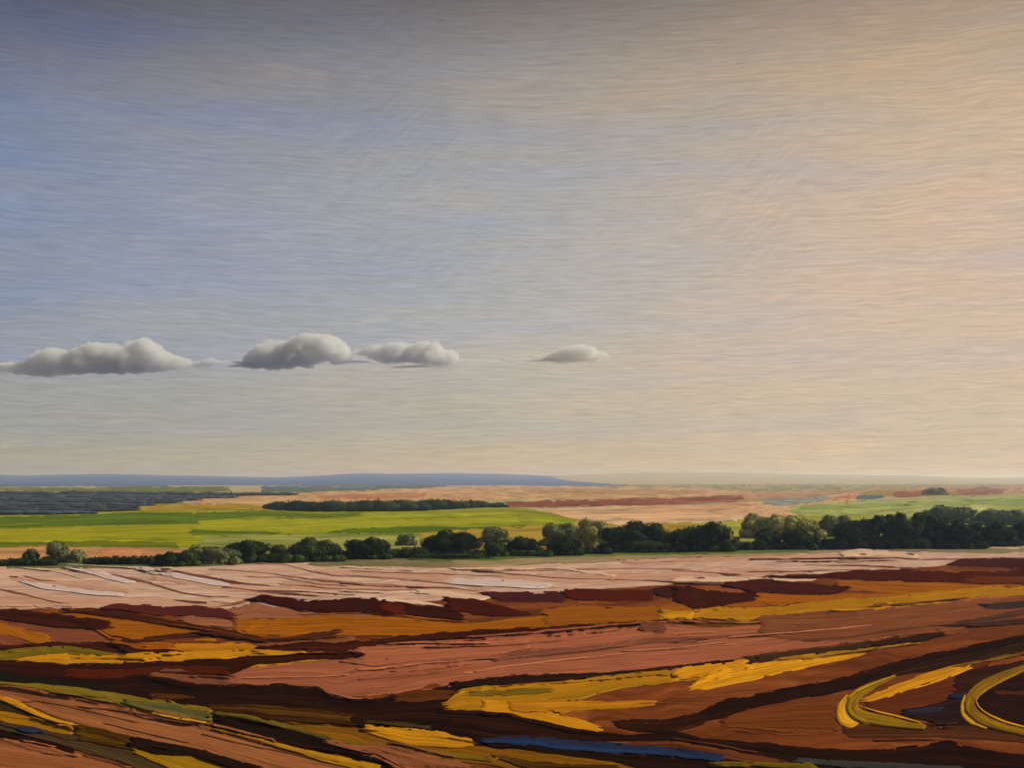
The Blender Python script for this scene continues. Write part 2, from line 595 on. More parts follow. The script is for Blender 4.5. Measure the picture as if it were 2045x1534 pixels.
far('field', [(1290, 1006, 1010), (1400, 1000, 1006), (1470, 998, 1002)], (160, 96, 70), PEACH, 0.4)
far('pond', [(1524, 996, 1010), (1580, 993, 1010), (1640, 990, 1002), (1666, 992, 996)], (156, 156, 146), (170, 160, 142), 0.4, 0.01)
far('pond', [(1708, 990, 996), (1735, 988, 998), (1764, 990, 994)], (98, 110, 112), (120, 124, 112), 0.4, 0.01)
far('field', [(1730, 980, 988), (1790, 978, 990), (1960, 982, 992)], (160, 140, 62), (180, 156, 92), 0.5)
far('field', [(1660, 994, 1000), (1690, 988, 998), (1712, 986, 994)], (196, 142, 104), PEACH, 0.5)
far('field', [(1785, 984, 994), (1810, 981, 994), (1832, 983, 992)], (152, 94, 70), (168, 116, 90), 0.5, 0.06)
far('field', [(1828, 981, 991), (1850, 979, 990), (1872, 980, 988)], (154, 96, 70), (168, 116, 90), 0.5, 0.06)
far('field', [(1915, 976, 988), (1960, 972, 990), (2006, 976, 986)], (152, 104, 78), (168, 126, 96), 0.5, 0.06)
# green meadows right
far('meadow', [(1580, 1010, 1024), (1700, 1002, 1060), (1850, 994, 1056), (2060, 988, 1056)], (168, 174, 104), (178, 182, 124), 0.5)
far('meadow', [(1690, 1000, 1008), (1800, 996, 1004), (1950, 990, 1000), (2060, 984, 992)], (182, 180, 128), (150, 160, 100), 0.5)
far('meadow', [(1600, 1010, 1018), (1750, 1008, 1014), (1950, 1000, 1010), (2060, 998, 1008)], (150, 164, 98), (172, 178, 120), 0.5)
# the bright green meadows of the left and middle
far('meadow', [(-40, 1028, 1092), (130, 1027, 1090), (260, 1020, 1092), (400, 1016, 1096), (640, 1018, 1086), (850, 1014, 1072), (1000, 1013, 1066), (1080, 1018, 1060), (1150, 1038, 1056)], GRN, GRN2, 0.5)
far('meadow', [(-40, 1032, 1060), (130, 1029, 1052), (260, 1022, 1050), (395, 1022, 1049)], GRND, (128, 128, 18), 0.35)
far('meadow', [(390, 1022, 1040), (520, 1020, 1032), (640, 1026, 1036), (720, 1024, 1030)], GRND, (128, 130, 20), 0.35)
far('meadow', [(0, 1056, 1082), (190, 1050, 1080), (390, 1046, 1076)], (166, 158, 44), GRN, 0.5)
far('meadow', [(396, 1046, 1062), (560, 1036, 1062), (720, 1038, 1054), (900, 1034, 1048), (1040, 1034, 1044)], GRN2, GRN, 0.4)
far('meadow', [(380, 1058, 1070), (450, 1060, 1070), (560, 1063, 1067)], GRND, (136, 136, 20), 0.3)
far('meadow', [(655, 1062, 1065), (700, 1055, 1068), (820, 1052, 1068), (960, 1052, 1063), (1060, 1046, 1054)], GRND, (132, 130, 24), 0.4)
far('meadow', [(-40, 1083, 1094), (200, 1080, 1092), (360, 1083, 1097)], (112, 122, 16), GRN, 0.4)
far('meadow', [(402, 1070, 1102), (520, 1067, 1112), (700, 1064, 1110), (850, 1066, 1110)], (146, 150, 84), (164, 164, 104), 0.5)
far('field', [(250, 1010, 1024), (330, 1006, 1020), (450, 1005, 1020), (540, 1010, 1020)], (168, 144, 60), (192, 160, 92), 0.5)
far('field', [(-40, 1094, 1128), (100, 1090, 1128), (210, 1094, 1128), (330, 1094, 1128), (440, 1096, 1122)], (196, 150, 106), (176, 136, 82), 0.5)
far('field', [(200, 1096, 1118), (240, 1091, 1120), (290, 1094, 1120)], (204, 146, 108), (188, 136, 98), 0.5)
far('field', [(840, 1064, 1112), (1000, 1052, 1112), (1140, 1048, 1112), (1300, 1044, 1106), (1480, 1042, 1104)], (176, 152, 74), (160, 144, 78), 0.5)
far('meadow', [(1380, 1046, 1104), (1560, 1030, 1104), (1700, 1030, 1100), (2060, 1030, 1090)], (160, 158, 76), (158, 164, 96), 0.5)

# ------------------------------------------------------------------ the stubble field in front of the trees
PALE, PALE2 = (212, 180, 160), (198, 158, 136)
STUB = strip('stubble_field', [(-700, 1128, 1240), (-50, 1128, 1232), (150, 1126, 1232), (320, 1126, 1235), (500, 1118, 1240), (760, 1114, 1240), (1000, 1110, 1220), (1200, 1104, 1205), (1400, 1098, 1190), (1700, 1094, 1160), (1860, 1092, 1140), (1960, 1084, 1132), (2095, 1082, 1125), (2800, 1080, 1110)],
             soil_mat('pale stubble', PALE, PALE2, 0.55), None, 0.05, 1.5, whole=True)
STUB['kind'] = 'structure'
FIELD = strip('ploughed_field', [(-700, 1220, 1640), (-50, 1214, 1640), (300, 1214, 1640), (600, 1212, 1640), (1000, 1190, 1640), (1500, 1150, 1640), (2095, 1118, 1640), (2800, 1100, 1640)],
              soil_mat('ploughed soil', (120, 68, 40), (138, 84, 52), 0.5), None, 0.03, 2.0, whole=True)
FIELD['kind'] = 'structure'


def cA(l):
    return [(a / 2.921, 1100 + b / 2.921, 1100 + c / 2.921) for a, b, c in l]


def cB(l):
    return [(680 + a / 2.921, 1100 + b / 2.921, 1100 + c / 2.921) for a, b, c in l]


def cC(l):
    return [(1345 + a / 2.921, 1080 + b / 2.921, 1080 + c / 2.921) for a, b, c in l]


PLUM, MAROON, BLACK = (78, 36, 36), (62, 24, 12), (36, 19, 10)
YEL, YEL2, OCH, OLIVE = (214, 153, 48), (226, 172, 68), (156, 96, 26), (112, 98, 42)
PINK, BROWN = (166, 104, 78), (126, 74, 46)


def put(name, cols, c1, c2, amount=0.5, parent=None, thick=0.07, rag=1.6, dry=0.0, end=14):
    m = soil_mat(name.replace('_', ' '), c1, c2, amount)
    o = strip(name, cols, m, parent or FIELD, thick, rag, dry, end)
    c = np.array(cols, float)
    L = c[-1, 0] - c[0, 0]
    if parent is None and name in ('soil_ridge', 'soil_band', 'straw_band') and (c[:, 2] - c[:, 1]).max() > 13 and L > 110:
        rg = random.Random(int(c[0, 0] * 7 + c[0, 1] * 13))
        for side in (1, 2):                       # soil dragged along beside the strip by the plough
            a = c[0, 0] + L * rg.uniform(0.04, 0.45)
            b = min(a + L * rg.uniform(0.25, 0.5), c[-1, 0])
            g = rg.uniform(2.5, 6.5) * (-1 if side == 1 else 1)
            w = rg.uniform(1.6, 3.2)
            xs = np.linspace(a, b, 6)
            ys = np.interp(xs, c[:, 0], c[:, side]) + g
            strip(name, [(x, y - w, y + w) for x, y in zip(xs, ys)], m, FIELD, 0.02, 1.4, 0.30, 20)
    return o


# pale verge along the foot of the trees
put('grass_verge', [(100, 1122, 1136), (260, 1124, 1136), (400, 1122, 1132), (470, 1121, 1128)], (104, 112, 72), (160, 136, 104), 0.5, STUB, 0.04)
put('grass_verge', [(620, 1116, 1132), (720, 1112, 1132), (860, 1114, 1136), (940, 1114, 1134), (1060, 1110, 1118)], (120, 114, 82), (166, 142, 112), 0.5, STUB, 0.04)
put('grass_verge', [(900, 1110, 1134), (1060, 1108, 1130), (1300, 1102, 1120), (1500, 1097, 1112), (1700, 1092, 1104), (1840, 1091, 1100)], (158, 140, 108), (186, 152, 122), 0.5, STUB, 0.04)
put('grass_verge', [(1340, 1097, 1104), (1500, 1095, 1103), (1640, 1090, 1102), (1720, 1086, 1092)], (92, 106, 58), (140, 130, 92), 0.5, STUB, 0.05)
put('grass_verge', [(1720, 1090, 1098), (1850, 1092, 1102), (1960, 1096, 1106), (2090, 1094, 1104)], (132, 126, 92), (180, 150, 116), 0.5, STUB, 0.04)

# broad browner drags in the stubble
for c in ([(0, 1186, 1214), (160, 1190, 1216), (330, 1196, 1216), (460, 1204, 1218)], [(560, 1160, 1176), (700, 1164, 1184), (860, 1168, 1186), (980, 1180, 1190)],
          [(300, 1150, 1160), (420, 1160, 1176), (540, 1176, 1190), (640, 1184, 1192)], [(1000, 1146, 1164), (1200, 1144, 1166), (1400, 1138, 1158), (1560, 1136, 1146)],
          [(620, 1136, 1146), (760, 1142, 1156), (900, 1150, 1160)], [(20, 1150, 1162), (140, 1160, 1176), (260, 1176, 1186)],
          [(1250, 1118, 1126), (1450, 1112, 1122), (1700, 1106, 1114)]):
    put('straw_streak', c, (210, 170, 146), (184, 136, 112), 0.6, STUB, 0.02, 1.6, 0.2)
put('grass_verge', [(826, 1112, 1120), (960, 1112, 1121), (1120, 1106, 1114), (1300, 1102, 1109), (1460, 1098, 1106), (1620, 1095, 1103)], (96, 116, 54), (128, 134, 76), 0.5, STUB, 0.05)
put('grass_verge', [(20, 1128, 1135), (220, 1126, 1134), (420, 1124, 1131), (520, 1120, 1126)], (92, 106, 56), (124, 124, 80), 0.5, STUB, 0.05)
# faint drill lines and pale straw streaks of the stubble
LILAC = (222, 202, 194)
for c in ([(480, 1122, 1124), (570, 1126, 1130), (616, 1138, 1142), (668, 1148, 1152), (760, 1152, 1155)],
          [(490, 1151, 1153), (565, 1152, 1156), (633, 1165, 1169), (700, 1170, 1174)],
          [(650, 1160, 1163), (700, 1164, 1168), (800, 1168, 1171)],
          [(420, 1136, 1138), (520, 1142, 1145), (640, 1158, 1161), (720, 1164, 1167)],
          [(700, 1140, 1142), (900, 1146, 1149), (1000, 1150, 1153)],
          [(560, 1166, 1168), (700, 1176, 1180), (840, 1178, 1181)],
          [(690, 1148, 1150), (820, 1157, 1160), (960, 1170, 1174)],
          [(920, 1139, 1141), (1100, 1138, 1142), (1250, 1134, 1137), (1380, 1136, 1139)]):
    put('furrow', c, (150, 104, 86), PALE2, 0.6, STUB, 0.02, 1.0, 0.28)
for c in (cA([(140, 98, 104), (300, 112, 122), (420, 140, 152), (490, 168, 174)]), cA([(380, 78, 84), (700, 92, 100), (1000, 96, 104)]),
          cB([(0, 90, 100), (250, 96, 112), (420, 110, 120)]), cB([(640, 100, 112), (900, 102, 114), (1250, 96, 106), (1600, 140, 160)]),
          cB([(0, 225, 240), (250, 240, 250), (450, 230, 244)]), cB([(440, 222, 246), (620, 232, 272), (800, 262, 290), (925, 262, 276)]),
          cB([(200, 262, 290), (400, 285, 312), (560, 310, 328), (632, 318, 328)]), cB([(1820, 234, 246), (1900, 236, 248), (2045, 240, 250)]),
          cC([(980, 70, 96), (1080, 46, 92), (1250, 56, 94), (1440, 80, 100)]), cC([(160, 205, 240), (420, 212, 240), (640, 222, 240), (830, 222, 236)]),
          cC([(0, 205, 240), (120, 208, 244), (300, 226, 244)]), cC([(820, 180, 200), (1000, 168, 186), (1120, 168, 178)]),
          cA([(1220, 284, 296), (1360, 292, 310), (1480, 318, 326)])):
    put('straw_streak', c, (228, 196, 168), PALE, 0.5, STUB, 0.06, 1.2, 0.1)
for c in (cA([(370, 92, 100), (500, 100, 125), (620, 125, 165), (740, 165, 192), (790, 175, 185)]),
          cA([(800, 92, 105), (950, 110, 145), (1100, 140, 175), (1250, 165, 205), (1350, 195, 210)]),
          cA([(120, 165, 180), (250, 190, 225), (400, 210, 240), (550, 235, 262), (720, 245, 268)]),
          cB([(640, 160, 195), (800, 160, 205), (1000, 165, 215), (1150, 178, 222), (1240, 185, 215)])):
    put('straw_streak', c, LILAC, (196, 170, 154), 0.55, STUB, 0.035, 0.8)
    top = [(a, b2 - 2.6, b2 + 0.2) for a, b1, b2 in c]
    put('straw_streak', top, (248, 232, 222), LILAC, 0.5, STUB, 0.03, 0.5)
for c in (cA([(0, 215, 236), (150, 250, 268), (290, 288, 304), (400, 308, 314)]),
          cA([(650, 132, 142), (780, 150, 180), (920, 190, 218), (1060, 235, 258), (1200, 258, 274), (1350, 265, 275)]),
          cA([(50, 145, 155), (80, 147, 158), (110, 150, 160)]), cA([(140, 143, 150), (230, 165, 177), (340, 178, 185)]),
          cA([(950, 102, 112), (1100, 125, 147), (1250, 150, 180), (1400, 178, 202), (1600, 200, 212)]),
          cA([(1300, 205, 214), (1500, 225, 246), (1700, 240, 266), (1850, 260, 270)]),
          cA([(1000, 280, 290), (1060, 285, 308), (1210, 298, 315)]), cA([(1500, 230, 238), (1800, 235, 243), (2045, 255, 264)]),
          cB([(0, 185, 195), (250, 205, 215), (450, 208, 218), (640, 210, 222), (820, 235, 248)]),
          cB([(780, 112, 118), (1000, 130, 142), (1250, 155, 166), (1600, 165, 172), (2045, 180, 190)]),
          cC([(440, 104, 112), (620, 100, 112), (800, 98, 110), (1100, 94, 110), (1300, 95, 106), (1420, 105, 111)]),
          cC([(600, 117, 123), (850, 117, 126), (1050, 116, 124), (1300, 110, 118)]),
          cC([(740, 140, 146), (1000, 138, 152), (1200, 140, 160), (1350, 148, 168), (1430, 158, 168)]),
          cC([(0, 170, 176), (200, 178, 190), (350, 188, 212), (400, 195, 206)]), cC([(400, 178, 184), (700, 175, 184), (950, 168, 180), (1150, 165, 172)]),
          cC([(140, 214, 226), (165, 212, 226), (186, 216, 224)]), cC([(0, 240, 252), (200, 238, 256), (420, 238, 262)]),
          cC([(1440, 104, 112), (1640, 102, 118), (1850, 98, 110), (2060, 96, 108)])):
    mid_ = [(a, b + (d - b) * 0.18, d - (d - b) * 0.18) for a, b, d in c]
    put('furrow', mid_, (106, 62, 56), (170, 126, 104), 0.55, STUB, 0.02, 1.0, 0.22)

# ------------------------------------------------------------------ ochre bands
put('soil_band', cA([(1040, 385, 430), (1360, 330, 470), (1480, 300, 400), (1650, 330, 400), (1850, 355, 400), (2045, 365, 400), (2200, 370, 400)]), (152, 100, 74), (168, 118, 90), 0.5)
put('soil_band', cA([(0, 400, 560), (200, 430, 580), (450, 455, 600), (650, 465, 600), (800, 500, 600)]), (128, 76, 54), (140, 88, 64), 0.5)
put('straw_band', cA([(330, 350, 372), (500, 372, 412), (680, 392, 520), (860, 400, 535), (1000, 405, 490), (1180, 440, 480)]), OCH, (142, 84, 34), 0.5, dry=0.10)
put('straw_band', cA([(650, 505, 540), (800, 528, 580), (950, 530, 582), (1010, 535, 570)]), (152, 88, 38), OCH, 0.5)
put('straw_band', cA([(1355, 402, 490), (1500, 395, 502), (1700, 388, 500), (1900, 378, 490), (2100, 375, 500), (2350, 390, 505), (2560, 415, 490), (2760, 425, 480), (2960, 400, 465), (3200, 370, 448), (3500, 340, 432), (3800, 326, 418), (4060, 320, 405)]), OCH, (172, 106, 22), 0.6)
put('straw_band', cB([(1180, 330, 440), (1400, 320, 436), (1700, 330, 420), (2060, 300, 404)]), (150, 92, 40), OCH, 0.6, dry=0.12)
put('straw_band', cA([(0, 420, 490), (100, 440, 512), (200, 470, 552), (295, 495, 556)]), (170, 108, 30), (140, 86, 34), 0.5)
put('straw_band', cA([(1000, 542, 584), (1200, 540, 592), (1400, 532, 590), (1520, 558, 596)]), (186, 126, 40), (156, 96, 40), 0.5)
put('soil_band', cA([(1500, 540, 588), (1700, 525, 582), (1900, 520, 572), (2060, 495, 552)]), (134, 84, 58), (112, 66, 42), 0.5)
put('straw_band', cC([(940, 232, 262), (1200, 225, 312), (1400, 232, 330), (1600, 245, 310), (1900, 245, 282), (2060, 240, 262)]), (154, 94, 40), (166, 100, 34), 0.5)
put('straw_band', cC([(290, 362, 392), (480, 295, 385), (700, 315, 376), (950, 300, 366), (1200, 310, 340), (1500, 300, 324)]), (164, 98, 28), (146, 88, 36), 0.5)

# dark furrows at the edge of the stubble
put('furrow', cA([(1445, 280, 292), (1540, 255, 302), (1650, 270, 328), (1750, 280, 356), (1900, 285, 364), (2045, 274, 362), (2190, 276, 370), (2340, 300, 382), (2470, 320, 388), (2610, 326, 402), (2700, 372, 414)]), (54, 20, 12), MAROON, 0.5, thick=0.10)
put('furrow', cB([(240, 295, 345), (300, 300, 370), (370, 320, 375)]), (96, 36, 14), MAROON, 0.5, thick=0.04, dry=0.2)
put('furrow', cB([(615, 268, 350), (760, 276, 380), (900, 310, 386), (1000, 335, 384), (1110, 360, 376)]), (72, 28, 14), MAROON, 0.5, thick=0.10)
put('furrow', cB([(820, 236, 252), (950, 244, 306), (1150, 236, 306), (1320, 240, 308)]), PLUM, (62, 26, 22), 0.5, thick=0.09)
put('furrow', cB([(1305, 226, 262), (1350, 218, 290), (1550, 222, 302), (1780, 228, 302), (1830, 236, 290)]), (82, 32, 16), MAROON, 0.4, thick=0.10)
put('furrow', cB([(1815, 222, 244), (1920, 206, 290), (2060, 206, 286)]), (60, 26, 20), PLUM, 0.4, thick=0.09)
put('furrow', cC([(0, 264, 345), (100, 268, 396), (200, 286, 398), (350, 298, 372), (480, 300, 352)]), MAROON, (74, 34, 16), 0.5, thick=0.09, dry=0.12)
put('furrow', cC([(290, 242, 272), (450, 226, 300), (600, 224, 312), (800, 248, 322), (950, 268, 318), (1020, 264, 282)]), (66, 28, 14), PLUM, 0.5, thick=0.10)
put('furrow', cC([(560, 205, 212), (700, 203, 220), (850, 198, 218), (1000, 175, 226), (1150, 170, 238), (1300, 164, 238), (1500, 174, 244), (1650, 184, 248), (1900, 178, 248), (2060, 165, 240)]), (76, 30, 13), MAROON, 0.5, thick=0.10)
put('furrow', cC([(1596, 128, 142), (1700, 105, 148), (1850, 104, 156), (2060, 100, 174)]), (66, 32, 24), PLUM, 0.5, thick=0.09)
put('furrow', cC([(1700, 205, 250), (1850, 210, 252), (2060, 210, 256)]), (104, 52, 22), (80, 34, 16), 0.5, thick=0.04, dry=0.2)
put('furrow', cA([(0, 338, 402), (150, 345, 424), (300, 362, 452), (450, 384, 464), (600, 402, 466), (656, 422, 450)]), (56, 24, 14), (76, 36, 18), 0.5, thick=0.09)
put('furrow', cA([(384, 336, 362), (500, 335, 374), (700, 348, 396), (900, 385, 428), (1100, 424, 458), (1300, 455, 492), (1520, 500, 534)]), (66, 30, 18), OCH, 0.30, thick=0.07, dry=0.14)
put('furrow', cA([(594, 330, 346), (680, 306, 348), (850, 316, 370), (1000, 318, 382), (1150, 316, 388), (1300, 338, 396), (1368, 370, 404)]), (88, 42, 34), PLUM, 0.5, thick=0.08, dry=0.08)
put('furrow', cA([(0, 556, 582), (150, 545, 562), (300, 530, 560), (450, 534, 572), (600, 525, 600), (750, 572, 606), (900, 580, 604), (1010, 575, 592)]), (58, 28, 16), (90, 48, 26), 0.4, dry=0.18)
put('furrow', cA([(690, 508, 520), (780, 520, 548), (900, 498, 532), (1100, 478, 508), (1300, 480, 502), (1500, 508, 534), (1700, 502, 530), (1980, 452, 512)]), (64, 32, 18), (130, 80, 46), 0.4, dry=0.28)
put('furrow', cA([(1500, 558, 588), (1800, 530, 584), (2000, 535, 600), (2140, 520, 572), (2300, 498, 556), (2500, 482, 524), (2700, 462, 518), (3000, 448, 502), (3300, 436, 480), (3600, 418, 450), (3850, 404, 428)]), (58, 24, 12), (86, 42, 22), 0.4, thick=0.08, dry=0.08)

# yellow swath across the middle right
put('soil_band', cB([(1880, 440, 500), (1980, 420, 500), (2100, 412, 490), (2300, 405, 480), (2480, 420, 440)]), (86, 52, 18), (120, 72, 30), 0.5, thick=0.05)
put('straw_row', cC([(-100, 400, 412), (-60, 384, 416), (0, 410, 464), (150, 398, 458), (300, 388, 472), (450, 388, 476), (600, 378, 444), (900, 348, 418), (1200, 326, 412), (1500, 298, 378), (1800, 264, 342), (2060, 252, 318)]), (182, 130, 34), (150, 112, 34), 0.5, thick=0.08, dry=0.05)
put('straw_row', cC([(900, 400, 414), (1050, 398, 416), (1250, 385, 408), (1330, 380, 398)]), YEL, (160, 110, 40), 0.4, thick=0.05)
put('straw_row', cB([(1860, 372, 402), (1950, 358, 402), (2060, 352, 398)]), (204, 150, 44), YEL, 0.4, thick=0.06)

# ------------------------------------------------------------------ big pink ridge
PR = [(1330, 690, 770), (1500, 668, 792), (1700, 650, 792), (1860, 640, 800), (1900, 636, 845), (2000, 625, 868), (2090, 560, 862), (2300, 545, 842), (2486, 535, 800), (2690, 520, 772), (2990, 500, 736), (3290, 478, 726), (3590, 445, 716), (3860, 420, 694),
      (4130, 445, 660), (4330, 440, 625), (4530, 420, 596), (4730, 400, 572), (4930, 380, 545), (5130, 350, 520), (5400, 320, 460), (5700, 270, 420), (6010, 262, 400)]
put('soil_ridge', cA(PR), PINK, (146, 88, 66), 0.55, thick=0.08, end=16)
put('soil_ridge', cC([(500, 440, 560), (800, 420, 600), (1100, 400, 585), (1400, 380, 548), (1700, 350, 520), (2060, 320, 470)]), (132, 82, 56), (122, 74, 48), 0.5, thick=0.04, dry=0.12)
put('soil_ridge', cA([(2090, 566, 700), (2400, 545, 690), (2800, 530, 640), (3100, 520, 600)]), (172, 108, 80), PINK, 0.5, thick=0.04, dry=0.2)
put('straw_row', cA([(1320, 676, 690), (1500, 656, 682), (1700, 640, 662), (1900, 630, 642), (2060, 624, 634)]), YEL, PINK, 0.3, thick=0.05, dry=0.1)
for c, c1, c2 in ((cB([(880, 640, 655), (1000, 580, 642), (1200, 570, 625), (1500, 552, 592), (1800, 508, 545), (2060, 500, 545)]), (104, 66, 54), PINK),
                  (cB([(0, 640, 652), (200, 672, 684), (420, 640, 655), (700, 628, 640), (960, 600, 625)]), (136, 82, 66), PINK),
                  (cC([(0, 585, 600), (200, 560, 580), (400, 545, 560), (760, 520, 536)]), (104, 62, 50), PINK),
                  (cB([(500, 560, 570), (900, 548, 560), (1300, 520, 534)]), (134, 80, 62), PINK),
                  (cB([(100, 745, 760), (400, 720, 736), (650, 690, 702)]), (140, 84, 64), PINK),
                  (cC([(760, 575, 590), (1000, 560, 575), (1250, 520, 540), (1500, 495, 512)]), (104, 66, 48), (132, 82, 56)),
                  (cB([(1750, 415, 470), (1900, 425, 490)]), (112, 70, 52), PINK)):
    put('furrow', c, c1, c2, 0.6, thick=0.03, rag=1.2, dry=0.22)
for c in (cB([(90, 695, 708), (300, 675, 690), (500, 650, 662), (700, 636, 646), (880, 620, 630)]),
          cB([(735, 712, 726), (900, 680, 692), (1200, 642, 654), (1500, 612, 622), (1800, 580, 590), (2050, 562, 572), (2300, 540, 548)]),
          cC([(300, 560, 572), (700, 530, 540), (1000, 505, 515), (1180, 484, 494)]), cC([(0, 540, 552), (120, 530, 544), (260, 528, 540)]),
          cA([(1420, 740, 748), (1800, 735, 744), (2050, 720, 730)]), cB([(300, 536, 544), (500, 534, 542), (880, 536, 544)]),
          cA([(1900, 820, 832), (2045, 858, 868), (2160, 862, 872)]), cC([(-300, 640, 650), (0, 625, 634), (300, 590, 600)])):
    put('soil_ridge', c, (196, 132, 100), PINK, 0.45, thick=0.07, rag=0.8, dry=0.08)

# ------------------------------------------------------------------ dark furrows below it
put('furrow', cA([(0, 628, 752), (200, 640, 764), (400, 656, 792), (600, 656, 812), (800, 650, 764), (1000, 636, 734), (1200, 626, 722), (1350, 616, 730), (1500, 612, 664), (1800, 596, 642), (2045, 588, 630), (2120, 598, 614)]), (50, 22, 12), (68, 30, 14), 0.5, thick=0.08)
put('furrow', cA([(380, 690, 742), (700, 690, 752), (1000, 670, 722), (1340, 678, 732)]), (84, 36, 18), MAROON, 0.5, thick=0.05, dry=0.1)
put('soil_band', cA([(870, 712, 742), (1050, 718, 772), (1200, 728, 792), (1395, 738, 812)]), (126, 80, 58), (142, 90, 66), 0.5)
put('straw_row', cA([(0, 586, 642), (150, 568, 644), (300, 558, 632), (450, 558, 612), (600, 590, 632), (750, 602, 634), (900, 602, 622)]), (134, 112, 42), (98, 84, 36), 0.5, thick=0.07, dry=0.05)
put('straw_row', cA([(90, 628, 648), (280, 608, 658), (400, 600, 666), (600, 612, 664), (800, 598, 656), (1000, 588, 650), (1200, 580, 640), (1400, 576, 626), (1650, 588, 612), (1790, 588, 598)]), (206, 148, 46), (176, 124, 44), 0.45, thick=0.09)
put('furrow', cA([(0, 690, 790), (300, 735, 830), (600, 755, 870), (800, 720, 890), (950, 740, 930), (1100, 768, 960), (1300, 782, 960), (1400, 774, 960), (1500, 790, 980), (1660, 768, 990), (1740, 796, 1000), (1870, 786, 1000), (1900, 842, 1005), (2045, 866, 1015), (2200, 862, 1010), (2400, 828, 1000), (2600, 790, 980), (2700, 770, 960), (2780, 775, 900)]), BLACK, (52, 28, 14), 0.4, thick=0.09)
put('furrow', cA([(0, 700, 782), (200, 740, 800), (400, 770, 830), (620, 790, 850)]), (28, 28, 16), BLACK, 0.5, thick=0.04, dry=0.1)
put('furrow', cA([(850, 830, 860), (1000, 835, 870), (1150, 850, 860)]), (92, 54, 24), BLACK, 0.5, thick=0.03, dry=0.3)
put('furrow', cB([(300, 835, 885), (450, 815, 885), (600, 812, 870), (690, 830, 860)]), (96, 56, 28), BLACK, 0.5, thick=0.03, dry=0.3)
put('furrow', cB([(640, 775, 800), (800, 748, 792), (1000, 728, 782), (1200, 722, 762), (1500, 712, 742), (1800, 688, 714), (1960, 668, 704), (2090, 650, 690), (2340, 635, 668), (2600, 590, 636), (2850, 566, 610), (3100, 530, 580), (3340, 490, 556), (3520, 472, 500)]), (38, 22, 14), (66, 40, 24), 0.4, thick=0.07, dry=0.06)
put('furrow', cC([(420, 680, 716), (650, 650, 700), (900, 622, 660), (1150, 582, 620)]), (70, 50, 34), BLACK, 0.5, thick=0.04, dry=0.22)

# yellow rows in the middle
put('straw_row', cB([(600, 900, 935), (690, 815, 940), (860, 782, 942), (1000, 784, 936), (1200, 768, 890), (1400, 748, 872), (1600, 724, 812), (1800, 704, 792), (2045, 672, 762), (2200, 660, 730)]), (178, 128, 40), (132, 104, 40), 0.5, thick=0.09)
put('straw_row', cB([(740, 820, 850), (900, 812, 855), (1080, 805, 845), (1240, 800, 830)]), (116, 96, 40), (178, 128, 44), 0.4, thick=0.04, dry=0.15)
put('straw_row', cB([(820, 872, 945), (1000, 880, 960), (1150, 910, 1000), (1300, 952, 1042), (1400, 984, 1056), (1525, 1030, 1064)]), YEL, (176, 124, 40), 0.5, thick=0.09)
put('straw_row', cB([(980, 868, 940), (1300, 866, 950), (1500, 878, 938), (1700, 874, 922), (1845, 878, 908)]), (190, 132, 42), (140, 92, 36), 0.5, thick=0.07, dry=0.16)
put('straw_row', cC([(0, 748, 826), (200, 716, 800), (420, 690, 772)]), YEL, (182, 130, 44), 0.4, thick=0.07, dry=0.06)
put('straw_row', cC([(88, 852, 882), (200, 775, 874), (300, 745, 852), (420, 722, 830), (600, 692, 784), (800, 660, 744), (1000, 640, 702), (1130, 638, 660)]), (212, 154, 50), YEL, 0.5, thick=0.10, dry=0.05)
put('straw_row', cC([(600, 690, 706), (850, 660, 680), (1000, 640, 656), (1240, 612, 630), (1420, 590, 604)]), (170, 124, 50), (90, 64, 34), 0.5, thick=0.05, dry=0.25)
# thin pale tractor lines
for c in (cC([(0, 912, 918), (300, 905, 910), (600, 860, 866), (900, 828, 833)]), cC([(-200, 945, 950), (250, 950, 956)]),
          cC([(560, 1120, 1128), (640, 1132, 1138), (800, 1128, 1134), (1000, 1112, 1118), (1250, 1090, 1096)])):
    put('soil_ridge', c, (152, 92, 58), BROWN, 0.4, thick=0.04, rag=0.7, dry=0.1)
put('soil_band', cC([(280, 1010, 1090), (500, 960, 1110), (700, 930, 1120), (940, 900, 1130), (960, 1040, 1140)]), (112, 64, 36), (124, 72, 42), 0.5, thick=0.04)

# dark headland furrow that swings round on the right
put('furrow', cC([(10, 1055, 1085), (150, 1000, 1062), (280, 925, 1042), (500, 894, 972), (700, 848, 932), (900, 815, 902), (1100, 758, 862), (1300, 698, 792), (1600, 636, 722), (1800, 594, 692), (2060, 545, 640)]), BLACK, (62, 34, 18), 0.35, thick=0.09, dry=0.06)
put('furrow', cC([(1240, 780, 800), (1500, 690, 760), (1800, 640, 700), (2060, 590, 650)]), (46, 28, 14), (84, 56, 28), 0.4, thick=0.05, dry=0.15)
put('furrow', cC([(1800, 368, 402), (1900, 364, 406), (2060, 352, 396)]), (62, 46, 42), (90, 60, 46), 0.4, thick=0.05)
put('furrow', cC([(1590, 490, 505), (1700, 462, 496), (1900, 425, 472), (2060, 400, 440)]), (78, 52, 44), (110, 70, 48), 0.5, thick=0.04, dry=0.18)
put('furrow', cC([(1500, 494, 502), (1800, 478, 502), (2060, 452, 490)]), (62, 40, 30), (100, 62, 40), 0.5, thick=0.04, dry=0.2)
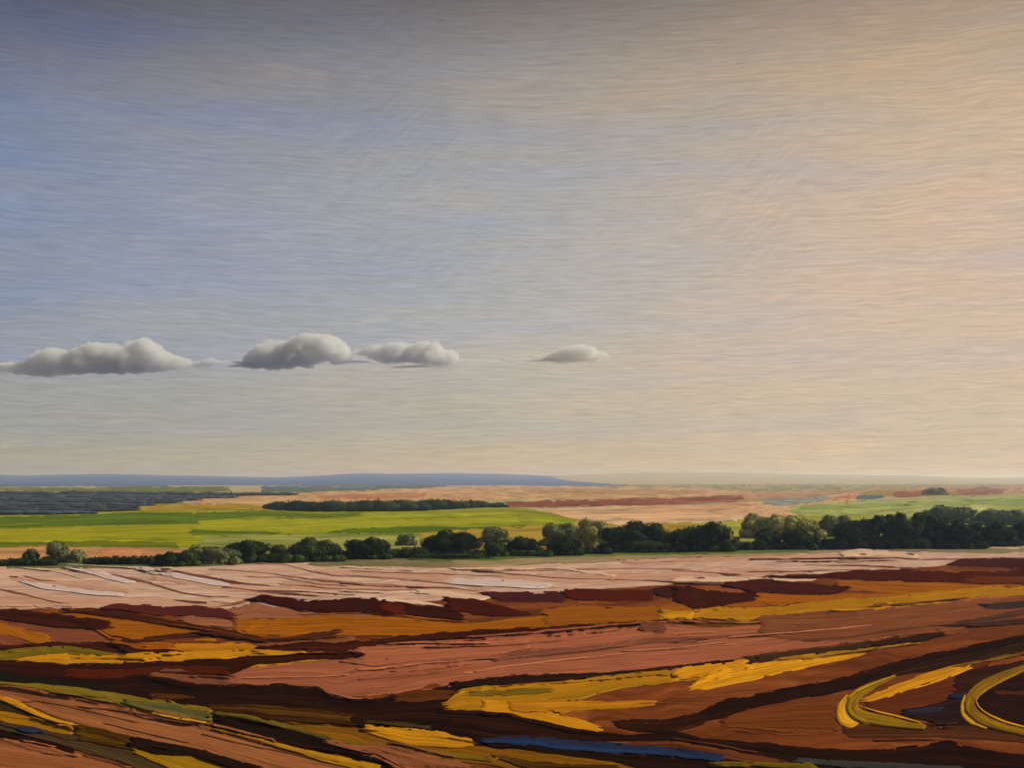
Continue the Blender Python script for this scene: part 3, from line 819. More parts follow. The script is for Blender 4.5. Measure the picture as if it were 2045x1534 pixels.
# bowl of soil inside the turns
put('soil_band', cC([(1110, 940, 990), (1300, 860, 1040), (1500, 800, 1060), (1740, 730, 1050), (1850, 700, 1040)]), (104, 54, 30), (82, 42, 26), 0.5, thick=0.05)
put('furrow', cC([(1640, 780, 900), (1760, 740, 1000), (1900, 720, 1000), (2060, 690, 800)]), (58, 32, 18), (40, 22, 14), 0.5, thick=0.06, dry=0.08)
put('furrow', cC([(1330, 988, 1022), (1450, 968, 1044), (1560, 940, 1080), (1700, 880, 1090), (1760, 900, 1090)]), (40, 26, 26), (64, 36, 26), 0.4, thick=0.05, dry=0.1)
put('furrow', cC([(1345, 990, 1012), (1450, 972, 1014), (1590, 966, 1004)]), (48, 50, 68), (56, 40, 38), 0.7, thick=0.03, dry=0.2)
put('furrow', cC([(1600, 900, 920), (1700, 880, 930)]), (36, 38, 58), (50, 34, 30), 0.5, thick=0.03)
put('furrow', cC([(1760, 900, 1000), (1860, 820, 1080), (2060, 780, 1120)]), (38, 20, 14), (56, 30, 18), 0.4, thick=0.06)
put('furrow', cC([(1860, 868, 896), (1960, 874, 902), (2060, 882, 908)]), (84, 48, 24), (50, 28, 16), 0.4, thick=0.04, dry=0.1)
# yellow rows and turning tracks
put('straw_row', cC([(1090, 930, 952), (1200, 868, 934), (1400, 798, 872), (1600, 738, 806), (1745, 708, 744)]), YEL, (172, 120, 40), 0.4, thick=0.08, dry=0.05)
put('straw_row', cC([(1600, 735, 748), (1750, 704, 722), (1900, 672, 694), (2060, 650, 668)]), (126, 92, 40), (80, 52, 26), 0.4, thick=0.05, dry=0.15)


def pC(l):
    return [(1345 + a / 2.921, 1080 + b / 2.921) for a, b in l]


def turn(name, pts, width, c1, c2, amount, thick=0.09, dry=0.0):
    return loop(name, pC(pts), width, soil_mat(name.replace('_', ' '), c1, c2, amount), FIELD, thick, 1.2, dry)


put('soil_band', cC([(1000, 1082, 1160), (1200, 1075, 1160), (1400, 1090, 1150), (1650, 1075, 1160), (2060, 1100, 1190)]), (78, 46, 26), (94, 54, 32), 0.5, thick=0.04)
turn('straw_row', [(1030, 896), (988, 955), (980, 1015), (1000, 1058), (1045, 1062), (1095, 1056)], [8, 17, 24, 28, 22, 4], (218, 166, 66), YEL, 0.4)
turn('straw_row', [(1310, 785), (1180, 838), (1075, 890), (1032, 950), (1040, 1000), (1100, 1035), (1210, 1052), (1340, 1070), (1480, 1092)], [4, 12, 19, 24, 26, 25, 24, 19, 10], (132, 106, 42), (172, 128, 46), 0.5)
turn('straw_row', [(1100, 970), (1200, 1003), (1320, 1030), (1450, 1066)], [2, 5, 5, 2], (214, 158, 58), YEL, 0.4, 0.06)
turn('straw_row', [(1300, 784), (1170, 832), (1060, 880), (1010, 925)], [2, 3, 4, 3], (208, 156, 66), YEL, 0.4, 0.06)
turn('straw_row', [(1706, 900), (1684, 955), (1686, 1012), (1722, 1050), (1780, 1076), (1840, 1104)], [6, 9, 11, 12, 10, 2], (216, 166, 66), YEL, 0.4)
turn('straw_row', [(2070, 735), (1920, 792), (1800, 850), (1728, 920), (1722, 985), (1780, 1035), (1900, 1084), (2080, 1124)], [12, 18, 22, 23, 23, 22, 20, 20], (138, 106, 40), (176, 128, 46), 0.5)
turn('straw_row', [(1765, 920), (1768, 965), (1830, 1015), (1930, 1060), (2070, 1096)], [2, 4, 6, 5, 5], (208, 148, 48), YEL, 0.4, 0.06)

# ------------------------------------------------------------------ bottom of the picture
put('straw_band', cA([(1280, 932, 975), (1500, 958, 1060), (1800, 1000, 1120), (2045, 1010, 1160), (2140, 1040, 1200), (2400, 1110, 1230), (2700, 1080, 1240), (2900, 1130, 1260), (3100, 1150, 1330), (3400, 1190, 1330), (3800, 1250, 1330)]), (136, 92, 36), (112, 82, 34), 0.5, thick=0.06)
put('furrow', cB([(-500, 900, 960), (-200, 900, 985), (0, 920, 1010), (150, 960, 1030), (400, 930, 1040), (600, 926, 1075), (750, 930, 1100), (900, 944, 1140), (1100, 976, 1120), (1300, 1026, 1112), (1500, 1058, 1116), (1700, 1076, 1116), (1950, 1050, 1120), (2100, 1090, 1170), (2300, 1108, 1215), (2540, 1122, 1240), (2740, 1150, 1265), (2940, 1160, 1275), (3100, 1160, 1280), (3300, 1140, 1390), (3550, 1104, 1390), (3700, 1150, 1390), (4010, 1190, 1390)]), (34, 18, 10), (54, 28, 14), 0.4, thick=0.09)
put('furrow', cA([(1190, 900, 940), (1400, 896, 965), (1600, 905, 1002), (1800, 920, 1012), (2060, 955, 1022)]), (62, 38, 16), (120, 84, 34), 0.35, thick=0.06, dry=0.2)
put('furrow', cB([(1600, 988, 1030), (1720, 975, 1060), (1900, 985, 1062), (2045, 945, 1050), (2150, 960, 1000)]), (46, 24, 12), (84, 46, 24), 0.4, thick=0.06, dry=0.15)
put('straw_row', cB([(130, 1012, 1062), (250, 1020, 1100), (400, 1030, 1150), (600, 1058, 1156), (700, 1086, 1154), (790, 1100, 1140)]), (204, 146, 50), (186, 130, 48), 0.5, thick=0.10)
put('furrow', cB([(150, 985, 1010), (350, 1000, 1030), (520, 1020, 1045)]), (74, 60, 30), BLACK, 0.5, thick=0.04, dry=0.25)
put('soil_band', cB([(1500, 1118, 1190), (1942, 1110, 1180), (2150, 1140, 1210), (2450, 1195, 1260), (2740, 1262, 1320)]), (92, 52, 30), (112, 64, 40), 0.5, thick=0.05)
put('furrow', cB([(770, 1086, 1112), (900, 1118, 1150), (1000, 1134, 1154), (1300, 1164, 1195), (1600, 1184, 1236), (1942, 1205, 1335), (2120, 1230, 1335), (2350, 1250, 1335)]), BLACK, (52, 36, 24), 0.4, thick=0.06)
put('wet_furrow', cB([(810, 1094, 1118), (950, 1084, 1134), (1100, 1078, 1142), (1300, 1098, 1168), (1500, 1116, 1184), (1700, 1128, 1190), (1942, 1150, 1206), (2100, 1168, 1226), (2230, 1190, 1236)]), (44, 60, 96), (34, 32, 42), 0.75, thick=0.06)
put('wet_furrow', cC([(700, 1266, 1300), (1000, 1285, 1330), (1400, 1300, 1340), (1700, 1318, 1340)]), (66, 68, 70), (60, 50, 32), 0.5, thick=0.05, dry=0.1)
put('straw_row', cC([(210, 1294, 1322), (500, 1290, 1326), (820, 1300, 1345)]), (110, 92, 36), (72, 54, 28), 0.5, thick=0.05, dry=0.1)
put('furrow', cB([(890, 1190, 1204), (1000, 1208, 1255), (1150, 1228, 1300), (1400, 1248, 1300), (1640, 1256, 1300)]), (60, 38, 16), (110, 78, 34), 0.4, thick=0.06, dry=0.15)
put('straw_row', cA([(1850, 1080, 1110), (2000, 1095, 1130), (2180, 1124, 1160), (2400, 1152, 1192), (2700, 1180, 1225), (2900, 1204, 1244)]), (128, 104, 38), (104, 84, 34), 0.5, thick=0.06)
# left: furrows that run down to the right
put('furrow', cA([(1180, 990, 1016), (1350, 956, 1062), (1600, 1006, 1116), (1800, 1062, 1166), (2045, 1145, 1215), (2100, 1180, 1230), (2200, 1210, 1270), (2310, 1255, 1330)]), (32, 19, 11), (54, 36, 18), 0.4, thick=0.09)
put('straw_row', cA([(1240, 936, 962), (1400, 952, 980), (1600, 996, 1024), (1800, 1046, 1082), (1950, 1090, 1120)]), (112, 96, 44), (60, 46, 24), 0.5, thick=0.05, dry=0.15)
put('soil_ridge', cA([(1900, 1090, 1130), (2045, 1130, 1165), (2200, 1130, 1192), (2350, 1150, 1275), (2500, 1190, 1330), (2700, 1232, 1330), (2830, 1268, 1330)]), (150, 96, 68), (128, 80, 52), 0.5, thick=0.08)
put('straw_row', cA([(0, 766, 782), (150, 772, 796), (300, 782, 830), (500, 806, 862), (700, 836, 910), (900, 866, 962), (1050, 888, 992), (1235, 922, 1012)]), (142, 116, 44), (108, 98, 50), 0.55, thick=0.08)
put('straw_row', cA([(700, 862, 890), (900, 880, 950), (1100, 905, 985), (1235, 930, 1000)]), (102, 98, 58), (140, 118, 56), 0.45, thick=0.04, dry=0.1)
put('soil_ridge', cA([(0, 778, 860), (150, 792, 905), (300, 832, 972), (450, 862, 1016), (600, 892, 1060), (800, 932, 1114), (1000, 972, 1136), (1150, 1006, 1166), (1400, 1068, 1245), (1600, 1118, 1296), (1800, 1166, 1340), (2045, 1238, 1340), (2160, 1268, 1340)]), (158, 104, 70), (134, 84, 56), 0.5, thick=0.09)
for c in ([(120, 880, 890), (220, 870, 885), (400, 905, 915), (600, 950, 962), (800, 1000, 1010)], [(450, 905, 914), (700, 930, 940), (900, 970, 980), (1140, 1010, 1020)],
          [(600, 1000, 1010), (800, 1050, 1060), (1100, 1120, 1130)], [(1160, 1060, 1072), (1400, 1120, 1132), (1700, 1180, 1192), (1900, 1230, 1240)]):
    put('furrow', cA(c), (116, 74, 50), (150, 98, 66), 0.5, thick=0.03, rag=1.0, dry=0.2)
put('straw_row', cA([(900, 950, 962), (1050, 972, 988), (1200, 1000, 1014)]), (210, 158, 70), YEL, 0.4, thick=0.06)
put('straw_row', cA([(1240, 1038, 1048), (1500, 1096, 1112), (1700, 1146, 1170), (1880, 1186, 1235), (2045, 1215, 1270), (2160, 1240, 1330), (2240, 1264, 1330)]), (188, 140, 46), (150, 116, 46), 0.5, thick=0.07)
put('furrow', cA([(0, 872, 945), (150, 896, 965), (300, 956, 1015), (436, 1008, 1034)]), (52, 42, 20), (84, 66, 30), 0.5, thick=0.06)
put('straw_row', cA([(0, 848, 876), (100, 866, 922), (200, 926, 964), (320, 974, 1004), (445, 1008, 1036)]), (202, 146, 46), YEL, 0.5, thick=0.09)
put('straw_row', cA([(0, 938, 1000), (150, 956, 1034), (300, 1004, 1066), (442, 1026, 1096)]), (172, 124, 36), (110, 84, 32), 0.5, thick=0.08)
put('furrow', cA([(0, 996, 1066), (150, 1026, 1096), (300, 1056, 1136), (500, 1076, 1186), (700, 1126, 1236), (900, 1186, 1330), (1100, 1250, 1330)]), (84, 66, 42), (58, 52, 36), 0.5, thick=0.06)
put('furrow', cA([(438, 1018, 1102), (600, 1036, 1144), (775, 1086, 1174)]), (76, 52, 20), (100, 70, 28), 0.5, thick=0.07)
put('wet_furrow', cA([(85, 1032, 1048), (180, 1024, 1074), (280, 1046, 1068)]), (46, 56, 78), (46, 46, 44), 0.7, thick=0.05)
put('furrow', cA([(0, 1038, 1088), (200, 1086, 1154), (350, 1126, 1180), (455, 1158, 1192)]), BLACK, (56, 34, 20), 0.4, thick=0.08)
put('soil_ridge', cA([(0, 1088, 1340), (200, 1128, 1340), (400, 1176, 1340), (600, 1226, 1340), (770, 1262, 1340)]), (164, 106, 72), (136, 84, 54), 0.5, thick=0.09)
put('straw_row', cA([(765, 1126, 1172), (900, 1176, 1236), (1100, 1190, 1330), (1300, 1230, 1330), (1370, 1262, 1330)]), (160, 122, 38), (118, 94, 38), 0.5, thick=0.08)
put('furrow', cA([(755, 1076, 1134), (900, 1106, 1196), (1000, 1126, 1204), (1130, 1154, 1200), (1300, 1196, 1256), (1520, 1260, 1330)]), (34, 20, 11), (60, 36, 18), 0.35, thick=0.08, dry=0.05)

# ------------------------------------------------------------------ far hills
def hill(name, top, y0, y1, y2, mat):
    """a long low ridge: starts at depth y0, crest at y1 with the photo's skyline, ends at y2"""
    c = np.array(top, float)
    px = np.linspace(c[0, 0], c[-1, 0], 160)
    py = smooth1(np.interp(px, c[:, 0], c[:, 1]), 3)
    V = np.concatenate([np.linspace(0, 1, 22), np.linspace(1.1, 2, 7)])
    P, Vv = np.meshgrid(px, V, indexing='ij')
    zt = CAM_Z + (HOR - py) / F * y1
    Y = np.where(Vv <= 1, y0 + (y1 - y0) * Vv, y1 + (y2 - y1) * (Vv - 1))
    X = (P - W0 / 2) / F * Y
    prof = np.where(Vv <= 1, Vv ** 1.3, np.cos((Vv - 1) * np.pi / 2) ** 2)
    Z = np.maximum(zt[:, None], 0.2) * prof
    Z = Z + (fbm(X / 500.0, Y / 350.0, 5, 3) - 0.5) * 7.0 * np.sin(np.pi * np.clip(Vv / 2, 0, 1)) * prof - 0.3 * (prof <= 0.001)
    v = np.stack([X, Y, Z], -1).reshape(-1, 3)
    return mesh_obj(name, v, grid_faces(len(px), len(V)), mat, None, None, True, 'structure')


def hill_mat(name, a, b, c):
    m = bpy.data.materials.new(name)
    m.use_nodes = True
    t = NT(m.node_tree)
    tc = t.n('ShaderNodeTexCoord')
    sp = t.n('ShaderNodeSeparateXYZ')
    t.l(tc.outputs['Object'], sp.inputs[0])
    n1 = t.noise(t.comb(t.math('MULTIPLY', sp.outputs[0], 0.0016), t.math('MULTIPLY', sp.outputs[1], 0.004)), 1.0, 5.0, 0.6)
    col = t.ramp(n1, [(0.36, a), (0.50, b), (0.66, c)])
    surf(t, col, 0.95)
    return m


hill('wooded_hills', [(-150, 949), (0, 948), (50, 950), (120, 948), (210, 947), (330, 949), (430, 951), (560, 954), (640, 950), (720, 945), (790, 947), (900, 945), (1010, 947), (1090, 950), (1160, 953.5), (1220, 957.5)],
     2900, 9300, 10400, hill_mat('haze blue wooded hill', (0.06, 0.085, 0.22), (0.075, 0.11, 0.27), (0.10, 0.14, 0.32)))  # blue of the distance haze painted into the base colour, besides the haze volume
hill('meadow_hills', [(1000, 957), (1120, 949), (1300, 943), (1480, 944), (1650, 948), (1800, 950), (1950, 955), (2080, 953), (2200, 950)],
     3600, 9500, 10500, hill_mat('pale hill', (0.34, 0.32, 0.12), (0.48, 0.38, 0.16), (0.40, 0.36, 0.13)))  # warm tone of the right-hand haze put into the base colour

# ------------------------------------------------------------------ foliage
def ico(sub=2):
    import bmesh
    bm = bmesh.new()
    bmesh.ops.create_icosphere(bm, subdivisions=sub, radius=1.0)
    bm.verts.ensure_lookup_table()
    v = np.array([q.co[:] for q in bm.verts])
    f = np.array([[w.index for w in q.verts] for q in bm.faces])
    bm.free()
    return v, f


ICO2 = ico(2)
ICO3 = ico(3)


def foliage(rng, lumps, leaf, dens=1.0, ragged=0.14, zmin=0.0):
    """uneven crown: lumpy core wrapped in many leaf clumps. lumps: (x, y, z, rx, ry, rz)"""
    V, Fc, off = [], [], 0
    v0, f0 = ICO2
    for (cx, cy, cz, rx, ry, rz) in lumps:
        k = 0.80 + 0.22 * vn(v0[:, 0] * 2.3 + rng.random() * 50, v0[:, 2] * 2.3 + v0[:, 1] * 1.7, 3)
        p = v0 * k[:, None] * 0.9 * np.array([rx, ry, rz]) + np.array([cx, cy, cz])
        p[:, 2] = np.maximum(p[:, 2], zmin)
        V.append(p)
        Fc += [tuple(q) for q in (f0 + off)]
        off += len(p)
    for (cx, cy, cz, rx, ry, rz) in lumps:
        n = int(dens * 2.2 * (rx * rz + rx * ry + ry * rz) / (leaf * leaf) * 0.9)
        n = min(n, 900)
        d = rng.normal(size=(n, 3))
        d /= np.linalg.norm(d, axis=1)[:, None]
        d = d[(d[:, 2] > -0.75) & (d[:, 1] < 0.75)]
        n = len(d)
        r = 0.88 + ragged * rng.random(n) ** 2
        p = d * r[:, None] * np.array([rx, ry, rz]) + np.array([cx, cy, cz])
        ok = p[:, 2] > zmin + 0.05
        p, d = p[ok], d[ok]
        n = len(p)
        nr = d + rng.normal(size=(n, 3)) * 0.28
        nr /= np.linalg.norm(nr, axis=1)[:, None]
        a = np.cross(nr, np.array([0, 1.0, 0]) + rng.normal(size=(n, 3)) * 0.35)
        a /= np.linalg.norm(a, axis=1)[:, None]
        b = np.cross(nr, a)
        s1 = leaf * (0.8 + 1.3 * rng.random(n))[:, None]
        s2 = leaf * (0.28 + 0.22 * rng.random(n))[:, None]
        q = np.stack([p - a * s1, p - b * s2 - nr * s2 * 0.3, p + a * s1, p + b * s2 + nr * s2 * 0.2], 1).reshape(-1, 3)
        V.append(q)
        Fc += [(off + 4 * i, off + 4 * i + 1, off + 4 * i + 2, off + 4 * i + 3) for i in range(n)]
        off += len(q)
    return np.concatenate(V), Fc


def limb(p0, p1, r0, r1, bend=0.0, sides=7, seg=4):
    V, Fc = [], []
    p0, p1 = np.array(p0, float), np.array(p1, float)
    for i in range(seg + 1):
        k = i / seg
        c = p0 + (p1 - p0) * k + np.array([bend * math.sin(k * math.pi), 0, 0])
        r = r0 + (r1 - r0) * k
        for j in range(sides):
            a = 2 * math.pi * j / sides
            V.append(c + np.array([r * math.cos(a), r * math.sin(a), 0]))
    for i in range(seg):
        for j in range(sides):
            a, b = i * sides + j, i * sides + (j + 1) % sides
            Fc.append((a, b, b + sides, a + sides))
    return V, Fc


def trunk_mesh(h, r, rng, spread):
    V, Fc = limb((0, 0, -0.1), (0.1, 0, h), r, r * 0.55, 0.05)
    for k in range(4):
        a = k * 1.57 + rng.random()
        z = h * (0.55 + 0.12 * k)
        v, f = limb((0.05, 0, z), (math.cos(a) * spread, math.sin(a) * spread, z + spread * 0.8), r * 0.45, r * 0.15, 0.1, 5, 3)
        o = len(V)
        V += v
        Fc += [tuple(i + o for i in q) for q in f]
    return np.array(V), Fc


BARK = plain_mat('bark', (0.07, 0.05, 0.035))
DARK = leaf_mat('dark foliage', (0.006, 0.014, 0.002), (0.046, 0.074, 0.014), 0.5)
MIDG = leaf_mat('mid green foliage', (0.024, 0.042, 0.006), (0.070, 0.100, 0.020), 0.6)
GREY = leaf_mat('grey green foliage', (0.095, 0.120, 0.042), (0.19, 0.22, 0.09), 0.5)
OLIV = leaf_mat('olive foliage', (0.22, 0.215, 0.06), (0.37, 0.35, 0.11), 0.6)
LIME = leaf_mat('pale green foliage', (0.16, 0.18, 0.06), (0.30, 0.30, 0.13), 0.6)
TEAL = leaf_mat('blue green foliage', (0.080, 0.115, 0.058), (0.16, 0.20, 0.11), 0.5)

DARKGRP = 'dark trees and bushes of the tree line'
PALEGRP = 'paler trees behind the tree line'


def plant(kind, l, r, top, base, mat, label, seed, peaks=None, cat=None, group=DARKGRP, dens=1.0):
    """a tree, bush or hedge between photo columns l and r, from its foot row to its top row"""
    rng = np.random.default_rng(seed)
    cx = (l + r) / 2
    X, Y, Z = [float(q) for q in ground(cx, base)]
    px = Y / F                                    # metres per photo pixel there
    w = (r - l) * px
    h = (base - top) * px
    leaf = max(0.26, 3.2 * px)
    d = min(w, max(h * 1.2, 2.5)) if kind != 'hedge' else max(1.6, h * 1.0)
    lumps = []
    if kind == 'hedge':
        n = max(3, int(w / (h * 0.8)))
        for i in range(n):
            hh = h * (0.70 + 0.30 * rng.random())
            lumps.append(((i + 0.5) / n * w - w / 2, rng.normal() * 0.2, hh * 0.45, w / n * 0.78, d * 0.5, hh * 0.56))
    else:
        zc = 0.50 * h
        lumps.append((0, 0, zc if not peaks else 0.42 * h, w * 0.44, d * 0.42, h * (0.46 if not peaks else 0.40)))
        if peaks:
            for (pxl, pyt, rp) in peaks:
                rr = rp * px
                zt = (base - pyt) * px
                lumps.append(((pxl - cx) * px, -0.1 * d + rng.normal() * 0.15 * d, zt - rr * 0.85, rr, rr, rr * 0.85))
        nf = max(3, int(round(w / max(h * 0.45, 0.5))))
        for i in range(nf):                       # low boughs and undergrowth that reach the ground
            hh = h * rng.uniform(0.26, 0.42)
            lumps.append(((i + 0.5 + rng.normal() * 0.1) / nf * w * 1.04 - w * 0.52, -0.12 * d, hh * 0.42, w / nf * 0.72, d * 0.36, hh * 0.60))
        n = 6 if kind == 'tree' else 4
        for i in range(n):
            a = (i + rng.random() * 0.7) / n * 2 * math.pi
            e = rng.uniform(-0.25, 0.95 if not peaks else 0.45)
            s = rng.uniform(0.34, 0.52)
            ce = math.cos(e)
            lumps.append((math.cos(a) * ce * w * 0.30, math.sin(a) * ce * d * 0.30, max(zc + math.sin(e) * h * 0.26, h * 0.26), w * 0.5 * s, d * 0.5 * s, h * 0.5 * s))
    t = thing(kind, label, cat or kind, (X, Y, Z), group)
    v, f = foliage(rng, lumps, leaf, dens)
    nm = 'crown' if kind == 'tree' else 'foliage'
    mesh_obj(nm, v, f, mat, t)
    if kind == 'tree':
        v, f = trunk_mesh(h * 0.42, max(0.14, h * 0.035), rng, w * 0.18)
        mesh_obj('trunk', v, f, BARK, t, smooth=True)
    else:
        for k in range(3 if kind == 'bush' else max(3, int(w / 3.5))):
            xo = (rng.random() - 0.5) * (0.3 * w if kind == 'bush' else 0.9 * w)
            v, f = limb((xo, 0, -0.05), (xo + rng.normal() * 0.2, rng.normal() * 0.2, h * 0.5), 0.06, 0.025, 0.05, 5, 2)
            mesh_obj('stem', np.array(v), f, BARK, t, smooth=True)
    return t


# behind the line
plant('tree', 1838, 1952, 1005, 1046, TEAL, 'broad blue-green tree rising behind the right-hand dark wood', 11, [(1875, 1008, 20), (1920, 1014, 20)], group=PALEGRP)
plant('tree', 1935, 2062, 1014, 1050, TEAL, 'low blue-green tree at the right edge behind the dark hedge', 12, [(1975, 1016, 18), (2030, 1018, 20)], group=PALEGRP)
plant('tree', 1480, 1562, 1023, 1074, OLIV, 'olive tree behind the small dark round tree right of centre', 13, [(1505, 1025, 18), (1540, 1025, 20)], group=PALEGRP)
plant('tree', 1556, 1642, 1027, 1074, OLIV, 'olive tree between the twin olive tree and the square grey-green one', 14, [(1580, 1030, 18)], group=PALEGRP)
plant('tree', 1630, 1698, 1025, 1072, GREY, 'square-topped grey-green tree just left of the long dark wood', 15, [(1650, 1028, 14), (1682, 1028, 13)], group=PALEGRP)
plant('tree', 1078, 1160, 1041, 1090, GREY, 'grey-green tree with a flat top behind the middle of the tree line', 16, [(1100, 1044, 16), (1135, 1044, 15)], group=PALEGRP)
plant('tree', 1146, 1222, 1032, 1096, OLIV, 'curly olive tree left of the big arched dark tree', 17, [(1170, 1034, 16), (1200, 1040, 15)], group=PALEGRP)
plant('bush', 956, 1020, 1052, 1084, GREY, 'pale grey-green bush right of the widest black-green tree', 18, group=PALEGRP)
plant('bush', 788, 832, 1066, 1090, GREY, 'small pale grey-green bush left of the widest black-green tree', 19, group=PALEGRP)
# the dark line, left to right
plant('hedge', -50, 112, 1112, 1132, DARK, 'low dark hedge at the left edge under two small round trees', 20)
plant('bush', 44, 78, 1094, 1126, MIDG, 'small green bush left of the egg-shaped olive tree', 21)
plant('tree', 93, 137, 1077, 1124, GREY, 'egg-shaped olive-green tree standing alone at the left', 22, [(116, 1079, 18)])
plant('bush', 136, 172, 1096, 1125, LIME, 'pale yellow-green bush right of the egg-shaped tree', 23)
plant('hedge', 168, 312, 1109, 1130, DARK, 'low thin dark hedge right of the pale yellow-green bush', 24)
plant('bush', 308, 366, 1099, 1132, DARK, 'dark bush at the right end of the low thin hedge', 25, [(340, 1101, 14)])
plant('bush', 352, 402, 1096, 1131, MIDG, 'dark green bush half hidden by the leaning grey-green bush', 26)
plant('bush', 364, 480, 1084, 1128, GREY, 'wide leaning grey-green bush in front of the left dark trees', 27, [(390, 1088, 16), (430, 1094, 20)])
plant('tree', 438, 540, 1073, 1124, DARK, 'dark tree behind the leaning grey-green bush', 28, [(500, 1076, 22), (470, 1084, 16)])
plant('bush', 534, 580, 1086, 1123, MIDG, 'small rounded bush between two dark trees on the left', 29)
plant('tree', 572, 688, 1071, 1122, MIDG, 'mid-green dome-shaped tree with a lighter top on the left', 30, [(615, 1073, 24), (650, 1078, 18)])
plant('tree', 688, 778, 1069, 1118, DARK, 'dark tree right of the mid-green dome', 31, [(745, 1071, 20)])
plant('hedge', 768, 852, 1088, 1116, MIDG, 'green hedge joining two dark trees left of centre', 32)
plant('tree', 836, 964, 1053, 1114, DARK, 'widest black-green round tree, left of the picture centre', 33, [(890, 1057, 26), (925, 1060, 24), (865, 1070, 22)])
plant('bush', 958, 1016, 1080, 1114, MIDG, 'mid-green bush right of the widest black-green tree', 34)
plant('bush', 1008, 1086, 1066, 1112, DARK, 'black-green bush with a ruffled top at the centre', 35, [(1040, 1069, 18)])
plant('bush', 1088, 1164, 1066, 1111, DARK, 'black-green dome-shaped bush just right of centre', 36, [(1126, 1069, 22)])
plant('hedge', 1150, 1220, 1091, 1109, DARK, 'short dark hedge left of the big arched tree', 37)
plant('tree', 1194, 1338, 1036, 1104, DARK, 'big arched black-green tree right of centre', 38, [(1270, 1039, 28), (1305, 1043, 26), (1235, 1054, 26)])
plant('bush', 1226, 1345, 1076, 1106, MIDG, 'green undergrowth bush at the foot of the big arched tree', 39)
plant('bush', 1318, 1356, 1057, 1102, MIDG, 'narrow bush between the two biggest dark trees', 40)
plant('tree', 1338, 1468, 1036, 1104, DARK, 'black-green tree with a high rounded peak and sloping left shoulder', 41, [(1422, 1039, 24), (1385, 1058, 24)])
plant('bush', 1400, 1470, 1082, 1105, MIDG, 'green bush at the foot of the peaked dark tree', 42)
plant('hedge', 1455, 1530, 1072, 1102, DARK, 'dark hedge right of the peaked dark tree', 43)
plant('tree', 1504, 1564, 1052, 1100, DARK, 'small round dark tree left of the dark double dome', 44, [(1532, 1055, 20)])
plant('tree', 1556, 1628, 1052, 1100, DARK, 'dark double-domed tree left of the long wood', 45, [(1592, 1055, 22)])
plant('hedge', 1615, 1690, 1066, 1099, DARK, 'dark hedge at the left foot of the long wood', 46)
plant('tree', 1662, 1762, 1026, 1097, DARK, 'leftmost tree of the long dark wood on the right', 47, [(1750, 1028, 16), (1725, 1036, 18), (1695, 1048, 20)])
plant('tree', 1752, 1846, 1022, 1097, DARK, 'tallest scalloped tree of the long dark wood', 48, [(1774, 1026, 12), (1801, 1023, 13), (1832, 1023, 14)])
plant('tree', 1828, 1900, 1026, 1096, DARK, 'tree with a row of small domes right of the tallest one', 49, [(1862, 1028, 14), (1885, 1036, 12)])
plant('tree', 1888, 1962, 1036, 1097, DARK, 'low domed dark tree in front of the blue-green tree', 50, [(1910, 1039, 15), (1945, 1044, 12)])
plant('bush', 1690, 1882, 1069, 1096, MIDG, 'long low green bush at the foot of the dark wood', 51, [(1790, 1070, 20)])
plant('tree', 1950, 2030, 1040, 1092, DARK, 'last rounded dark tree before the right edge', 52, [(1985, 1042, 18)])
plant('tree', 2018, 2100, 1038, 1090, DARK, 'dark tree cut off by the right edge', 53, [(2042, 1041, 14)])
plant('hedge', 488, 606, 1100, 1125, MIDG, 'low green hedge between the two dark trees at left', 55)
plant('hedge', 672, 720, 1096, 1119, DARK, 'short dark hedge right of the mid-green dome', 56)
plant('hedge', 1000, 1104, 1094, 1114, MIDG, 'low green hedge at the foot of the ruffled centre bush', 57)
plant('bush', 826, 985, 1104, 1119, MIDG, 'fringe of light green weeds under the widest tree', 54, group='undergrowth at the foot of the trees')

# ------------------------------------------------------------------ far woods, too far to count the trees
def far_wood(cols, mat, label, seed, depth=30):
    """cols: (x, top row, foot row): a mass of crowns along a strip of plain"""
    rng = np.random.default_rng(seed)
    c = np.array(cols, float)
    big = 3.4 if mat is not WOODA else 2.2
    VV, off, FF = [], 0, []
    x = c[0, 0]
    while x < c[-1, 0]:
        top, foot = np.interp(x, c[:, 0], c[:, 1]), np.interp(x, c[:, 0], c[:, 2])
        X, Y, Z = [float(q) for q in ground(x, foot)]
        px = Y / F
        h = max(1.0, (foot - top) * px) * (0.82 + 0.25 * rng.random())
        w = h * (rng.uniform(3.5, 9.0) if big > 3 else rng.uniform(1.3, 2.6))
        lump = [(X, Y + rng.random() * h, h * 0.42, w * 0.7, h * (2.0 if big > 3 else 0.7), h * (0.50 if big > 3 else 0.58))]
        v, f = foliage(rng, lump, max(0.5, px * big), 0.03 if big > 3 else 0.3)
        VV.append(v)
        FF += [tuple(i + off for i in q) for q in f]
        off += len(v)
        x += w * 0.55 / px
    o = mesh_obj('far_wood', np.concatenate(VV), FF, mat, None, smooth=True, kind='stuff')
    o['label'] = label
    return o


